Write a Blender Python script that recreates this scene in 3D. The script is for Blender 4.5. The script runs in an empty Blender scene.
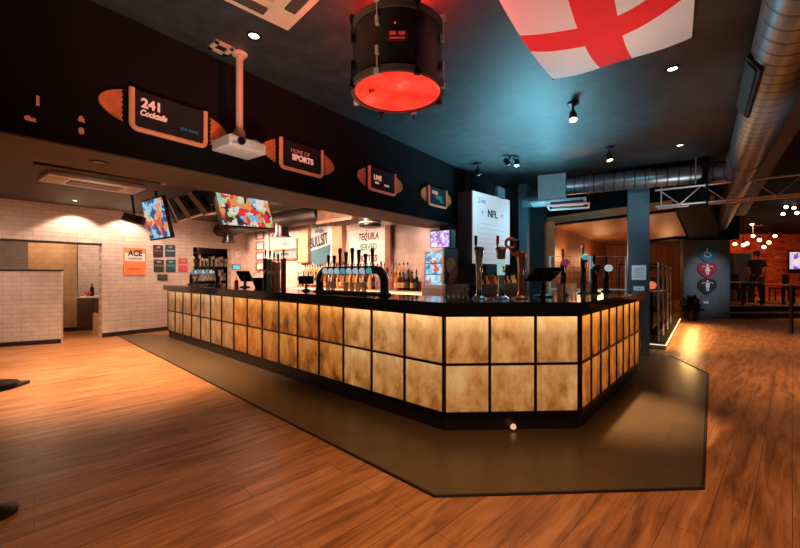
import bpy, bmesh, math, random
from mathutils import Vector, Matrix
random.seed(7)
S = bpy.context.scene
COL = S.collection
PI = math.pi
R = math.radians
CZ = 1.34                      # eye height of the photographer
F = 379.0                      # focal length in pixels of the 800 px frame

# ------------------------------------------------------------------ measuring helpers
def at(px, py, y):             # point at depth y
    return Vector(((px-400)/F*y, y, CZ-(py-273.5)/F*y))
def onz(px, py, z):            # point on a horizontal plane
    return at(px, py, F*(CZ-z)/(py-273.5))
def onwall(px, py, o, d):      # point on the vertical plane through o with direction d
    r = (px-400)/F
    t = (r*o[1]-o[0])/(d[0]-r*d[1])
    return at(px, py, o[1]+t*d[1])
BA = R(-42.15)                 # the bar's own axes
def B(X, Y, z=0): return Vector((math.cos(BA)*X-math.sin(BA)*Y, math.sin(BA)*X+math.cos(BA)*Y, z))
S0 = Vector((-2.18, 2.06)); SD = Vector((.607, .794)).normalized(); SN = Vector((SD.y, -SD.x))
SA = math.atan2(SD.y, SD.x)
def SP(t, z, off=0): p = S0+SD*t+SN*off; return Vector((p.x, p.y, z))
WO = Vector((-6.23, 7.92)); WD = Vector((.58, .81)).normalized(); WN = Vector((WD.y, -WD.x)); WA = math.atan2(WD.y, WD.x)
def WP(t, z, off=0): p = WO+WD*t+WN*off; return Vector((p.x, p.y, z))

# ------------------------------------------------------------------ materials
def newmat(name):
    m = bpy.data.materials.new(name); m.use_nodes = True
    return m, m.node_tree.nodes, m.node_tree.links, m.node_tree.nodes['Principled BSDF']
def pm(name, col, rough=.6, metal=0, var=.12, scale=8, emit=None, es=0, trans=0, alpha=1, bump=0, coat=0):
    m, n, l, b = newmat(name)
    b.inputs['Roughness'].default_value = rough; b.inputs['Metallic'].default_value = metal
    b.inputs['Coat Weight'].default_value = coat
    tc = n.new('ShaderNodeTexCoord'); nz = n.new('ShaderNodeTexNoise'); nz.inputs['Scale'].default_value = scale
    nz.inputs['Detail'].default_value = 5
    l.new(tc.outputs['Object'], nz.inputs['Vector'])
    r = n.new('ShaderNodeValToRGB'); e = r.color_ramp.elements
    e[0].position = .3; e[1].position = .7
    e[0].color = tuple(c*(1-var) for c in col)+(1,); e[1].color = tuple(min(1, c*(1+var)) for c in col)+(1,)
    l.new(nz.outputs['Fac'], r.inputs['Fac']); l.new(r.outputs['Color'], b.inputs['Base Color'])
    if emit: b.inputs['Emission Color'].default_value = tuple(emit)+(1,); b.inputs['Emission Strength'].default_value = es
    if trans: b.inputs['Transmission Weight'].default_value = trans; b.inputs['IOR'].default_value = 1.25
    b.inputs['Alpha'].default_value = alpha
    if bump:
        bp = n.new('ShaderNodeBump'); bp.inputs['Strength'].default_value = bump; bp.inputs['Distance'].default_value = .01
        l.new(nz.outputs['Fac'], bp.inputs['Height']); l.new(bp.outputs['Normal'], b.inputs['Normal'])
    return m
def ramp(n, pts):
    r = n.new('ShaderNodeValToRGB'); e = r.color_ramp.elements
    while len(e) < len(pts): e.new(.5)
    for i, (p, c) in enumerate(pts): e[i].position = p; e[i].color = tuple(c)+(1,)
    return r
def wood_floor():
    m, n, l, b = newmat('wood_planks')
    tc = n.new('ShaderNodeTexCoord'); mp = n.new('ShaderNodeMapping'); mp.inputs['Rotation'].default_value = (0, 0, R(-44))
    l.new(tc.outputs['Object'], mp.inputs['Vector'])
    br = n.new('ShaderNodeTexBrick'); br.inputs['Scale'].default_value = 1; br.inputs['Brick Width'].default_value = 1.5
    br.inputs['Row Height'].default_value = .16; br.inputs['Mortar Size'].default_value = .002; br.offset = .37
    br.inputs['Color1'].default_value = (0, 0, 0, 1); br.inputs['Color2'].default_value = (1, 1, 1, 1); br.inputs['Mortar'].default_value = (0, 0, 0, 1)
    l.new(mp.outputs[0], br.inputs['Vector'])
    m2 = n.new('ShaderNodeMapping'); m2.inputs['Scale'].default_value = (1.1, 9, 1); l.new(mp.outputs[0], m2.inputs['Vector'])
    nz = n.new('ShaderNodeTexNoise'); nz.inputs['Scale'].default_value = 1.6; nz.inputs['Detail'].default_value = 8; nz.inputs['Distortion'].default_value = .8
    l.new(m2.outputs[0], nz.inputs['Vector'])
    m3 = n.new('ShaderNodeMapping'); m3.inputs['Scale'].default_value = (3, 60, 1); l.new(mp.outputs[0], m3.inputs['Vector'])
    n3 = n.new('ShaderNodeTexNoise'); n3.inputs['Scale'].default_value = 2; n3.inputs['Detail'].default_value = 6; l.new(m3.outputs[0], n3.inputs['Vector'])
    a = n.new('ShaderNodeMath'); a.operation = 'MULTIPLY_ADD'; l.new(br.outputs['Color'], a.inputs[0]); a.inputs[1].default_value = .07; l.new(nz.outputs['Fac'], a.inputs[2])
    a2 = n.new('ShaderNodeMath'); a2.operation = 'MULTIPLY_ADD'; l.new(n3.outputs['Fac'], a2.inputs[0]); a2.inputs[1].default_value = .35; l.new(a.outputs[0], a2.inputs[2])
    r = ramp(n, [(.42, (.12, .046, .014)), (.60, (.30, .125, .042)), (.78, (.48, .22, .085)), (1, (.62, .33, .15))])
    l.new(a2.outputs[0], r.inputs['Fac'])
    mx = n.new('ShaderNodeMix'); mx.data_type = 'RGBA'; l.new(br.outputs['Fac'], mx.inputs['Factor'])
    l.new(r.outputs['Color'], mx.inputs['A']); mx.inputs['B'].default_value = (.14, .055, .02, 1)
    l.new(mx.outputs['Result'], b.inputs['Base Color'])
    b.inputs['Roughness'].default_value = .42
    bp = n.new('ShaderNodeBump'); bp.inputs['Strength'].default_value = .12; bp.inputs['Distance'].default_value = .01
    l.new(a2.outputs[0], bp.inputs['Height']); l.new(bp.outputs['Normal'], b.inputs['Normal'])
    return m
def bricks(name, c, rowh, bw, rough, mortar, rz=0, msize=.006, bump=.25, c2=None, vertical=True, offset=.5):
    m, n, l, b = newmat(name)
    tc = n.new('ShaderNodeTexCoord'); mp = n.new('ShaderNodeMapping')
    l.new(tc.outputs['Object'], mp.inputs['Vector'])
    sx = n.new('ShaderNodeSeparateXYZ'); l.new(mp.outputs[0], sx.inputs[0])
    cx = n.new('ShaderNodeCombineXYZ')
    l.new(sx.outputs['X'], cx.inputs['X']); l.new(sx.outputs['Z' if vertical else 'Y'], cx.inputs['Y'])
    br = n.new('ShaderNodeTexBrick'); br.inputs['Scale'].default_value = 1; br.inputs['Brick Width'].default_value = bw; br.offset = offset
    br.inputs['Row Height'].default_value = rowh; br.inputs['Mortar Size'].default_value = msize
    br.inputs['Color1'].default_value = tuple(c)+(1,); br.inputs['Color2'].default_value = tuple(c2 or [x*.86 for x in c])+(1,)
    br.inputs['Mortar'].default_value = tuple(mortar)+(1,)
    l.new(cx.outputs[0], br.inputs['Vector'])
    nz = n.new('ShaderNodeTexNoise'); nz.inputs['Scale'].default_value = 5; l.new(tc.outputs['Object'], nz.inputs['Vector'])
    mx = n.new('ShaderNodeMix'); mx.data_type = 'RGBA'; mx.blend_type = 'MULTIPLY'; mx.inputs['Factor'].default_value = .35
    l.new(br.outputs['Color'], mx.inputs['A']); l.new(nz.outputs['Fac'], mx.inputs['B'])
    l.new(mx.outputs['Result'], b.inputs['Base Color']); b.inputs['Roughness'].default_value = rough
    bp = n.new('ShaderNodeBump'); bp.inputs['Strength'].default_value = bump; bp.inputs['Distance'].default_value = .02; bp.invert = True
    l.new(br.outputs['Fac'], bp.inputs['Height']); l.new(bp.outputs['Normal'], b.inputs['Normal'])
    return m
def onyx(name, dark, mid, light, es, top=1.5):
    m, n, l, b = newmat(name)
    tc = n.new('ShaderNodeTexCoord'); oi = n.new('ShaderNodeObjectInfo')
    ad = n.new('ShaderNodeVectorMath'); ad.operation = 'ADD'
    sc = n.new('ShaderNodeVectorMath'); sc.operation = 'SCALE'; sc.inputs[0].default_value = (13, 7, 5); l.new(oi.outputs['Random'], sc.inputs['Scale'])
    l.new(tc.outputs['Object'], ad.inputs[0]); l.new(sc.outputs[0], ad.inputs[1])
    nz = n.new('ShaderNodeTexNoise'); nz.inputs['Scale'].default_value = 5; nz.inputs['Detail'].default_value = 12; nz.inputs['Roughness'].default_value = .66; nz.inputs['Distortion'].default_value = .3
    ms = n.new('ShaderNodeMapping'); ms.inputs['Scale'].default_value = (1.25, 1, .75); l.new(ad.outputs[0], ms.inputs['Vector']); l.new(ms.outputs[0], nz.inputs['Vector'])
    sx = n.new('ShaderNodeSeparateXYZ'); l.new(tc.outputs['Object'], sx.inputs[0])
    # object z runs 0..0.4 in each row; top-lit LED glow is painted into the emission as a gradient
    mr = n.new('ShaderNodeMapRange'); mr.inputs['From Min'].default_value = 0; mr.inputs['From Max'].default_value = .39
    mr.inputs['To Min'].default_value = -.09; mr.inputs['To Max'].default_value = .09; l.new(sx.outputs['Z'], mr.inputs['Value'])
    a = n.new('ShaderNodeMath'); a.operation = 'ADD'; l.new(nz.outputs['Fac'], a.inputs[0]); l.new(mr.outputs[0], a.inputs[1])
    r = ramp(n, [(.32, dark), (.50, mid), (.70, light)]); l.new(a.outputs[0], r.inputs['Fac'])
    pw = n.new('ShaderNodeMapRange'); pw.inputs['From Min'].default_value = .24; pw.inputs['From Max'].default_value = .40
    pw.inputs['To Min'].default_value = es*.8; pw.inputs['To Max'].default_value = es*top; l.new(sx.outputs['Z'], pw.inputs['Value'])
    b.inputs['Base Color'].default_value = tuple(x*.3 for x in mid)+(1,); b.inputs['Roughness'].default_value = .35
    l.new(r.outputs['Color'], b.inputs['Emission Color']); l.new(pw.outputs[0], b.inputs['Emission Strength'])
    return m
def screen(name, cols, scale, es, seed=0):
    m, n, l, b = newmat(name)
    tc = n.new('ShaderNodeTexCoord'); mp = n.new('ShaderNodeMapping'); mp.inputs['Location'].default_value = (seed, seed*2.3, 0); l.new(tc.outputs['Object'], mp.inputs['Vector'])
    nd = n.new('ShaderNodeTexNoise'); nd.inputs['Scale'].default_value = scale*.8; nd.inputs['Detail'].default_value = 4; l.new(mp.outputs[0], nd.inputs['Vector'])
    vm = n.new('ShaderNodeVectorMath'); vm.operation = 'SCALE'; vm.inputs['Scale'].default_value = 2.6/scale; l.new(nd.outputs['Color'], vm.inputs[0])
    va = n.new('ShaderNodeVectorMath'); va.operation = 'ADD'; l.new(mp.outputs[0], va.inputs[0]); l.new(vm.outputs[0], va.inputs[1])
    v = n.new('ShaderNodeTexVoronoi'); v.inputs['Scale'].default_value = scale; l.new(va.outputs[0], v.inputs['Vector'])
    sx = n.new('ShaderNodeSeparateColor'); l.new(v.outputs['Color'], sx.inputs[0])
    r = ramp(n, [((i+.001)/len(cols), c) for i, c in enumerate(cols)]); r.color_ramp.interpolation = 'CONSTANT'
    l.new(sx.outputs[0], r.inputs['Fac']); b.inputs['Base Color'].default_value = (.01, .01, .01, 1)
    l.new(r.outputs['Color'], b.inputs['Emission Color']); b.inputs['Emission Strength'].default_value = es
    b.inputs['Roughness'].default_value = .3
    return m
def glow(name, col, es): return pm(name, tuple(min(1, c*.6) for c in col), .5, emit=col, es=es, var=.02)

M = {}
M['floor'] = wood_floor()
M['mat'] = bricks('slate_vinyl', (.125, .088, .046), .6, .9, .30, (.06, .042, .022), msize=.004, bump=.1, vertical=False)
M['ceil'] = pm('black_ceiling', (.038, .038, .040), .48, var=.35, scale=9, bump=.25)
M['ceil2'] = pm('brown_ceiling', (.052, .040, .031), .6, var=.1, scale=3)
M['soffit'] = pm('charcoal_soffit', (.009, .008, .0085), .7, var=.1, scale=3)
M['soffitb'] = pm('taupe_soffit', (.10, .068, .045), .6, var=.15, scale=3)
M['wbrick'] = bricks('white_brick', (.80, .70, .62), .085, .26, .55, (.60, .50, .43), bump=.4, c2=(.74, .63, .56))
M['tanwall'] = bricks('tan_tile', (.56, .38, .23), .12, .25, .5, (.36, .24, .14), msize=.004)
M['ptile'] = bricks('cream_tile', (.86, .68, .56), .1, .2, .35, (.70, .52, .42), msize=.004, bump=.2)
M['dbrick'] = bricks('grey_brick', (.10, .075, .062), .075, .22, .7, (.05, .04, .035))
M['black'] = pm('black_paint', (.010, .010, .011), .45, var=.2)
M['blackg'] = pm('gloss_black', (.006, .006, .008), .12, var=.2, coat=.5)
M['worktop'] = pm('black_granite', (.008, .008, .010), .1, var=.5, scale=60)
M['dmetal'] = pm('dark_metal', (.05, .045, .045), .35, 1, var=.2)
M['steel'] = pm('steel', (.66, .64, .62), .33, .6, var=.1)
M['chrome'] = pm('chrome', (.75, .73, .72), .12, 1, var=.05)
M['copper'] = pm('copper', (.75, .30, .16), .25, .9, var=.15)
M['teal'] = pm('teal_paint', (.07, .13, .16), .45, var=.1, scale=3)
M['tealdk'] = pm('dark_teal_wall', (.022, .035, .045), .5, var=.15, scale=3)
M['wood'] = bricks('wood_panels', (.32, .115, .035), 5, .19, .5, (.08, .03, .01), msize=.008, c2=(.24, .08, .025), offset=0)
M['woodp'] = pm('brown_wood', (.30, .13, .06), .5, var=.25, scale=5)
M['header'] = pm('header_wood_glow', (.50, .17, .055), .6, var=.2, scale=5, emit=(.5, .16, .05), es=.05)  # faint warm emission stands in for light on the wood
M['woodl'] = pm('pine', (.62, .34, .17), .5, var=.15, scale=5)
M['conc'] = bricks('grey_panels', (.15, .175, .205), .55, 1.1, .55, (.08, .09, .10), msize=.004, bump=.1)
M['white'] = pm('white_plastic', (.72, .70, .68), .45, var=.03)
M['cream'] = pm('cream_plastic', (.62, .43, .30), .5, var=.05)
M['paper'] = pm('paper', (.80, .78, .76), .8, var=.03)
M['ink'] = pm('ink', (.02, .03, .045), .8, var=.05)
M['skirt'] = pm('black_skirting', (.015, .012, .01), .5)
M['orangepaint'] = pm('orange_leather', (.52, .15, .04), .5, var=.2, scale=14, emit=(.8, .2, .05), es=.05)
M['amberled'] = pm('copper_led_frame', (.75, .30, .15), .4, var=.1, emit=(1, .26, .10), es=.10)
M['textpink'] = glow('pink_lit_text', (1, .50, .36), .5)
M['textteal'] = glow('teal_lit_text', (.04, .28, .36), .14)
M['textdim'] = glow('dim_lit_text', (.9, .30, .16), .16)
M['redglow'] = None
M['warmglow'] = glow('warm_bulb', (1, .62, .30), 9)
M['whiteglow'] = glow('white_led', (1, .93, .85), 6)
M['strip'] = glow('amber_led_strip', (1, .60, .20), 3.5)
M['badge_w'] = glow('lit_white_badge', (.55, .66, .72), .6)
M['badge_c'] = glow('lit_cyan_badge', (.10, .45, .52), .6)
M['glassb'] = pm('pale_glass', (.85, .80, .74), .06, trans=.7, var=.02)
M['backlight'] = glow('shelf_backlight', (1, .62, .34), 1.6)
for k_ in ('soffit',): M[k_].node_tree.nodes['Principled BSDF'].inputs['Specular IOR Level'].default_value = .05
M['display'] = pm('matt_display', (.008, .008, .009), .9)
M['spiral'] = None

# galvanised spiral duct: thin seams around the axis
def spiral(name, col, rough, pitch, axis='Z'):
    m, n, l, b = newmat(name)
    tc = n.new('ShaderNodeTexCoord'); w = n.new('ShaderNodeTexWave'); w.wave_type = 'BANDS'; w.bands_direction = axis
    w.inputs['Scale'].default_value = pitch; w.inputs['Distortion'].default_value = 0; l.new(tc.outputs['Object'], w.inputs['Vector'])
    r = ramp(n, [(.0, [c*.35 for c in col]), (.12, col), (1, col)]); l.new(w.outputs['Fac'], r.inputs['Fac'])
    nz = n.new('ShaderNodeTexNoise'); nz.inputs['Scale'].default_value = 6; l.new(tc.outputs['Object'], nz.inputs['Vector'])
    mx = n.new('ShaderNodeMix'); mx.data_type = 'RGBA'; mx.blend_type = 'MULTIPLY'; mx.inputs['Factor'].default_value = .4
    l.new(r.outputs['Color'], mx.inputs['A']); l.new(nz.outputs['Fac'], mx.inputs['B']); l.new(mx.outputs['Result'], b.inputs['Base Color'])
    b.inputs['Metallic'].default_value = .75; b.inputs['Roughness'].default_value = rough
    bp = n.new('ShaderNodeBump'); bp.inputs['Strength'].default_value = .5; bp.inputs['Distance'].default_value = .01
    l.new(r.outputs['Color'], bp.inputs['Height']); l.new(bp.outputs['Normal'], b.inputs['Normal'])
    return m
M['spiral'] = spiral('spiral_duct', (.36, .39, .41), .36, 2.2)
M['spirald'] = spiral('dark_spiral_duct', (.055, .042, .036), .42, 2.5)
for row, top in (('a', 1.7), ('b', .85)):
    k = 1 if row == 'a' else .86
    M['on_pale'+row] = onyx('onyx_pale', (.32, .11, .022), (.66, .30, .085), (.86, .50, .20), .92*k, top)
    M['on_mid'+row] = onyx('onyx_mid', (.09, .025, .005), (.54, .165, .024), (.82, .34, .075), .86*k, top)
    M['on_grey'+row] = onyx('onyx_grey', (.12, .05, .018), (.42, .20, .070), (.68, .40, .17), .78*k, top)
    M['on_deep'+row] = onyx('onyx_deep', (.15, .035, .006), (.62, .17, .022), (.88, .33, .06), .88*k, top)
def redhead():
    m, n, l, b = newmat('red_drum_head')
    tc = n.new('ShaderNodeTexCoord'); nz = n.new('ShaderNodeTexNoise'); nz.inputs['Scale'].default_value = 5; nz.inputs['Detail'].default_value = 3
    l.new(tc.outputs['Object'], nz.inputs['Vector'])
    r = ramp(n, [(.4, (1, .022, .010)), (.62, (1, .06, .035)), (.74, (1, .22, .14))]); l.new(nz.outputs['Fac'], r.inputs['Fac'])
    l.new(r.outputs['Color'], b.inputs['Emission Color']); b.inputs['Emission Strength'].default_value = 1.0
    b.inputs['Base Color'].default_value = (.4, .02, .01, 1); return m
M['redhead'] = redhead()
def mural():
    m, n, l, b = newmat('mural_paint')
    tc = n.new('ShaderNodeTexCoord'); mp = n.new('ShaderNodeMapping'); mp.inputs['Scale'].default_value = (.7, .7, 1.9); l.new(tc.outputs['Object'], mp.inputs['Vector'])
    nz = n.new('ShaderNodeTexNoise'); nz.inputs['Scale'].default_value = 1.6; nz.inputs['Detail'].default_value = 5; nz.inputs['Distortion'].default_value = 1.2; l.new(mp.outputs[0], nz.inputs['Vector'])
    r = ramp(n, [(.34, (.05, .012, .01)), (.44, (.40, .035, .02)), (.53, (.60, .13, .04)), (.60, (.22, .035, .02)), (.7, (.75, .28, .12))])
    l.new(nz.outputs['Fac'], r.inputs['Fac']); l.new(r.outputs['Color'], b.inputs['Base Color']); b.inputs['Roughness'].default_value = .6
    return m
M['mural'] = mural()

# ------------------------------------------------------------------ mesh builder
class MB:
    def __init__(s): s.bm = bmesh.new()
    def _tag(s, n0, m):
        s.bm.faces.ensure_lookup_table()
        for f in s.bm.faces[n0:]: f.material_index = m
        return s
    def box(s, c, size, rz=0, m=0, mat=None, bev=0):
        n0 = len(s.bm.faces)
        T = Matrix.Translation(c) @ (mat or Matrix.Rotation(rz, 4, 'Z')) @ Matrix.Diagonal((*size, 1))
        g = bmesh.ops.create_cube(s.bm, size=1, matrix=T)
        if bev:
            es = list({e for v in g['verts'] for e in v.link_edges})
            bmesh.ops.bevel(s.bm, geom=es, offset=bev, segments=2, affect='EDGES', profile=.5)
        return s._tag(n0, m)
    def cyl(s, a, b, r, r2=None, seg=16, m=0, caps=True):
        a = Vector(a); b = Vector(b); d = b-a; n0 = len(s.bm.faces)
        q = d.to_track_quat('Z', 'Y').to_matrix().to_4x4()
        bmesh.ops.create_cone(s.bm, cap_ends=caps, segments=seg, radius1=r, radius2=r if r2 is None else r2, depth=d.length,
                              matrix=Matrix.Translation((a+b)/2) @ q)
        return s._tag(n0, m)
    def sph(s, c, r, sc=(1, 1, 1), m=0, seg=14):
        n0 = len(s.bm.faces)
        bmesh.ops.create_uvsphere(s.bm, u_segments=seg, v_segments=max(6, seg*2//3), radius=r, matrix=Matrix.Translation(c) @ Matrix.Diagonal((*sc, 1)))
        return s._tag(n0, m)
    def lathe(s, prof, c=(0, 0, 0), seg=20, m=0, mat=None):   # prof: (r, z)
        n0 = len(s.bm.faces); T = Matrix.Translation(c) @ (mat or Matrix.Identity(4)); rings = []
        for r, z in prof:
            if r < 1e-5: rings.append([s.bm.verts.new(T @ Vector((0, 0, z)))])
            else: rings.append([s.bm.verts.new(T @ Vector((r*math.cos(2*PI*k/seg), r*math.sin(2*PI*k/seg), z))) for k in range(seg)])
        for A, Bq in zip(rings, rings[1:]):
            for k in range(seg):
                k2 = (k+1) % seg
                if len(A) == 1 and len(Bq) == 1: continue
                if len(A) == 1: s.bm.faces.new((A[0], Bq[k2], Bq[k]))
                elif len(Bq) == 1: s.bm.faces.new((A[k], A[k2], Bq[0]))
                else: s.bm.faces.new((A[k], A[k2], Bq[k2], Bq[k]))
        return s._tag(n0, m)
    def tube(s, pts, r, seg=12, m=0):
        pts = [Vector(p) for p in pts]; n0 = len(s.bm.faces); up = None; rings = []
        for i, p in enumerate(pts):
            d = (pts[min(i+1, len(pts)-1)]-pts[max(i-1, 0)]).normalized()
            if up is None: up = Vector((0, 0, 1)) if abs(d.z) < .9 else Vector((1, 0, 0))
            x = d.cross(up).normalized(); up = x.cross(d).normalized()
            rr = r[i] if isinstance(r, (list, tuple)) else r
            rings.append([s.bm.verts.new(p+x*rr*math.cos(2*PI*k/seg)+up*rr*math.sin(2*PI*k/seg)) for k in range(seg)])
        for A, Bq in zip(rings, rings[1:]):
            for k in range(seg): s.bm.faces.new((A[k], A[(k+1) % seg], Bq[(k+1) % seg], Bq[k]))
        s.bm.faces.new(rings[0][::-1]); s.bm.faces.new(rings[-1])
        return s._tag(n0, m)
    def prism(s, poly, z0, z1, m=0, mat=None):                # poly in xy (or transformed by mat)
        n0 = len(s.bm.faces); T = mat or Matrix.Identity(4)
        a = [s.bm.verts.new(T @ Vector((p[0], p[1], z0))) for p in poly]; b = [s.bm.verts.new(T @ Vector((p[0], p[1], z1))) for p in poly]
        s.bm.faces.new(a[::-1]); s.bm.faces.new(b)
        for k in range(len(a)): k2 = (k+1) % len(a); s.bm.faces.new((a[k], a[k2], b[k2], b[k]))
        return s._tag(n0, m)
    def build(s, name, mats, parent=None, smooth=False, loc=None):
        bmesh.ops.recalc_face_normals(s.bm, faces=s.bm.faces)
        me = bpy.data.meshes.new(name); s.bm.to_mesh(me); s.bm.free()
        for x in (mats if isinstance(mats, (list, tuple)) else [mats]): me.materials.append(x)
        if smooth:
            for p in me.polygons: p.use_smooth = True
            me.set_sharp_from_angle(angle=R(40))
        o = bpy.data.objects.new(name, me); COL.objects.link(o)
        if parent: o.parent = parent
        if loc is not None: o.location = loc
        return o
XZ = Matrix.Rotation(R(90), 4, 'X')        # polygon drawn in x,z; its thickness runs along -y
def tag(o, label=None, cat=None, group=None, kind=None):
    if label: o['label'] = label
    if cat: o['category'] = cat
    if group: o['group'] = group
    if kind: o['kind'] = kind
    return o
def thing(name, label, cat, loc=(0, 0, 0), rz=0, group=None):
    o = bpy.data.objects.new(name, None); COL.objects.link(o); o.empty_display_size = .1
    o.location = loc; o.rotation_euler = (0, 0, rz); return tag(o, label, cat, group)
def dup(o, loc, rz=None, label=None, group=None, parent=None):
    c = o.copy(); COL.objects.link(c); c.parent = parent
    if loc is not None: c.location = loc
    if rz is not None: c.rotation_euler = (0, 0, rz)
    if label: c['label'] = label
    if group: c['group'] = group
    for ch in list(o.children): dup(ch, None, parent=c)
    return c
def struct(o): o['kind'] = 'structure'; return o
def wall_obj(name, p, q, z0, z1, th, mat, out=None):
    """a straight wall from p to q (2D), its visible face on the line, thickness behind"""
    p = Vector((p[0], p[1])); q = Vector((q[0], q[1])); d = q-p; a = math.atan2(d.y, d.x)
    b = MB().box((d.length/2, th/2, (z1-z0)/2), (d.length, th, z1-z0))
    o = b.build(name, mat); o.location = (p.x, p.y, z0); o.rotation_euler = (0, 0, a); return struct(o)
def text(body, size, mat, parent, loc, name='lettering', ext=.002, align='CENTER', shear=0, sx=1, rot=0, bold=0):
    cu = bpy.data.curves.new('tmp', 'FONT'); cu.body = body; cu.size = size; cu.extrude = ext; cu.align_x = align; cu.align_y = 'CENTER'; cu.shear = shear; cu.offset = bold
    t = bpy.data.objects.new('tmp', cu); COL.objects.link(t); bpy.context.view_layer.update()
    me = bpy.data.meshes.new_from_object(t); bpy.data.objects.remove(t); bpy.data.curves.remove(cu)
    T = XZ @ Matrix.Rotation(rot, 4, 'Z') @ Matrix.Diagonal((sx, 1, 1, 1))
    me.transform(T); me.materials.clear(); me.materials.append(mat); me.name = name
    o = bpy.data.objects.new(name, me); COL.objects.link(o); o.parent = parent; o.location = loc; return o

# ================================================================== SETTING
ZC = 3.05
fl = MB().box((2, 8, -.05), (28, 26, .1)).build('floor', M['floor']); struct(fl)
mp = [onz(*p, 0) for p in ((116, 335), (435, 497), (703, 489), (708, 374), (670, 356), (643, 350))]
mp = [(p.x, p.y) for p in mp] + [tuple(B(-2.0, 6.1)[:2]), tuple(B(-2.2, 3.6)[:2]), tuple(B(-8.9, 3.2)[:2])]
bf = MB().prism([tuple((Matrix.Rotation(-BA, 4, 'Z') @ Vector((x, y, 0)))[:2]) for x, y in mp], 0, .006).build('floor_bar', M['mat']); bf.rotation_euler = (0, 0, BA); struct(bf)
# thin dark edging strip of the vinyl
ed = MB()
for a, b in zip(mp[:5], mp[1:5]):
    ed.tube([(a[0], a[1], .003), (b[0], b[1], .003)], .011, 6)
struct(ed.build('trim_1', M['skirt']))
# main ceiling on the customer side of the soffit
c = [SP(-6, 0, -.02), SP(8.4, 0, -.02), at(548, 200, 8.0), Vector((16, 14, 0)), Vector((16, -3, 0)), Vector((-3, -6, 0))]
struct(MB().prism([(p.x, p.y) for p in c], ZC, ZC+.1).build('ceiling', M['ceil']))
rc = [e for e in (Vector((1.9, 1.0)), Vector((10.2, 11.2)), Vector((8.0, 11.4)), Vector((8.0, 16.3)), Vector((19.5, 16.3)), Vector((16, -3)), Vector((1.9, -3)))]
struct(MB().prism([tuple(p) for p in rc], ZC-.012, ZC-.002).build('ceiling_shade_sheet', M['soffit']))  # near-black sheet added below the ceiling so it stays dark here
# inner, lower ceiling over the bar
c = [SP(-6, 0, -.5), SP(5.6, 0, -.5), B(-4.0, 5.1), WP(4.2, 0, -.2), WP(-8, 0, -.2)]
struct(MB().prism([(p.x, p.y) for p in c], 2.68, 2.78).build('ceiling_bar', M['ceil2']))
# soffit: dark face and taupe underside
sf = MB(); sf.box((0, .29, .465), (11.4, .58, .93), m=0); sf.box((0, .29, -.006), (11.4, .575, .012), m=1)
o = sf.build('wall_soffit', [M['soffit'], M['soffitb']]); o.location = SP(-.32, 2.12+.0, 0); o.rotation_euler = (0, 0, SA); struct(o)
# left white brick wall with the entrance opening and the store-room doorway
tD0, tD1 = 1.86, 2.86
def wp2(t): p = WP(t, 0); return (p.x, p.y)
wall_obj('wall_left', wp2(0), wp2(tD0), 0, 2.70, .18, M['wbrick'])
wall_obj('wall_left', wp2(-6), wp2(0), 1.96, 2.70, .18, M['wbrick'])
wall_obj('wall_left', wp2(tD0), wp2(tD1), 2.0, 2.70, .18, M['wbrick'])
corner = onwall(247, 270, B(0, 5.0), B(1, 0))
wall_obj('wall_left', wp2(tD1), (corner.x, corner.y), 0, 2.70, .18, M['ptile'])
wall_obj('baseboard_left', WP(0, 0, .015)[:2], WP(tD0, 0, .015)[:2], 0, .09, .014, M['skirt'])
wall_obj('trim_2', WP(-6, 0, .012)[:2], WP(0, 0, .012)[:2], 1.93, 1.965, .2, M['skirt'])
# lobby behind the opening
wall_obj('wall_lobby', at(28, 300, 8.45)[:2], at(77, 300, 8.85)[:2], 0, 2.2, .08, M['tanwall'])
wall_obj('wall_lobby', at(-60, 300, 9.6)[:2], at(120, 300, 10.2)[:2], 0, 2.4, .1, M['wbrick'])
wall_obj('baseboard_lobby', at(28, 300, 8.43)[:2], at(77, 300, 8.83)[:2], 0, .09, .015, M['skirt'])
struct(MB().prism([tuple(at(*p)[:2]) for p in ((-90, 300, 6.2), (102, 300, 8.0), (140, 300, 10.3), (-120, 300, 9.8))], 2.3, 2.36).build('ceiling_lobby', M['ceil2']))
# half-height partition
pa, pb = at(-60, 300, 6.55), at(61, 300, 7.3)
hp = wall_obj('wall_partition', pa[:2], pb[:2], 0, 1.39, .13, M['wbrick'])
wall_obj('trim_3', (pa-Vector((0, .012, 0)))[:2], (pb-Vector((-.012, .012, 0)))[:2], 1.385, 1.415, .155, M['skirt'])
wall_obj('baseboard_partition', (pa-Vector((0, .014, 0)))[:2], (pb-Vector((-.01, .014, 0)))[:2], 0, .08, .02, M['skirt'])
# back wall of the bar
wall_obj('wall_back', (corner.x, corner.y), B(-3.44, 5.0)[:2], 0, 2.70, .15, M['ptile'])
# wall that continues the soffit line, with the dark corner after it
wall_obj('wall_bar_end', SP(4.9, 0)[:2], SP(7.0, 0)[:2], 1.55, ZC, .2, M['tealdk'])
wall_obj('wall_bar_end', SP(4.9, 0)[:2], SP(7.0, 0)[:2], 0, 1.55, .2, M['dbrick'])
wall_obj('wall_corner', SP(7.0, 0)[:2], at(547, 200, 7.95)[:2], 0, ZC, .2, M['tealdk'])
o = MB().box((0, 0, ZC/2), (.16, .16, ZC)).build('trim_4', M['teal']); o.location = (at(524, 200, 7.3).x, 7.3, 0); o.rotation_euler = (0, 0, SA); struct(o)
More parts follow.
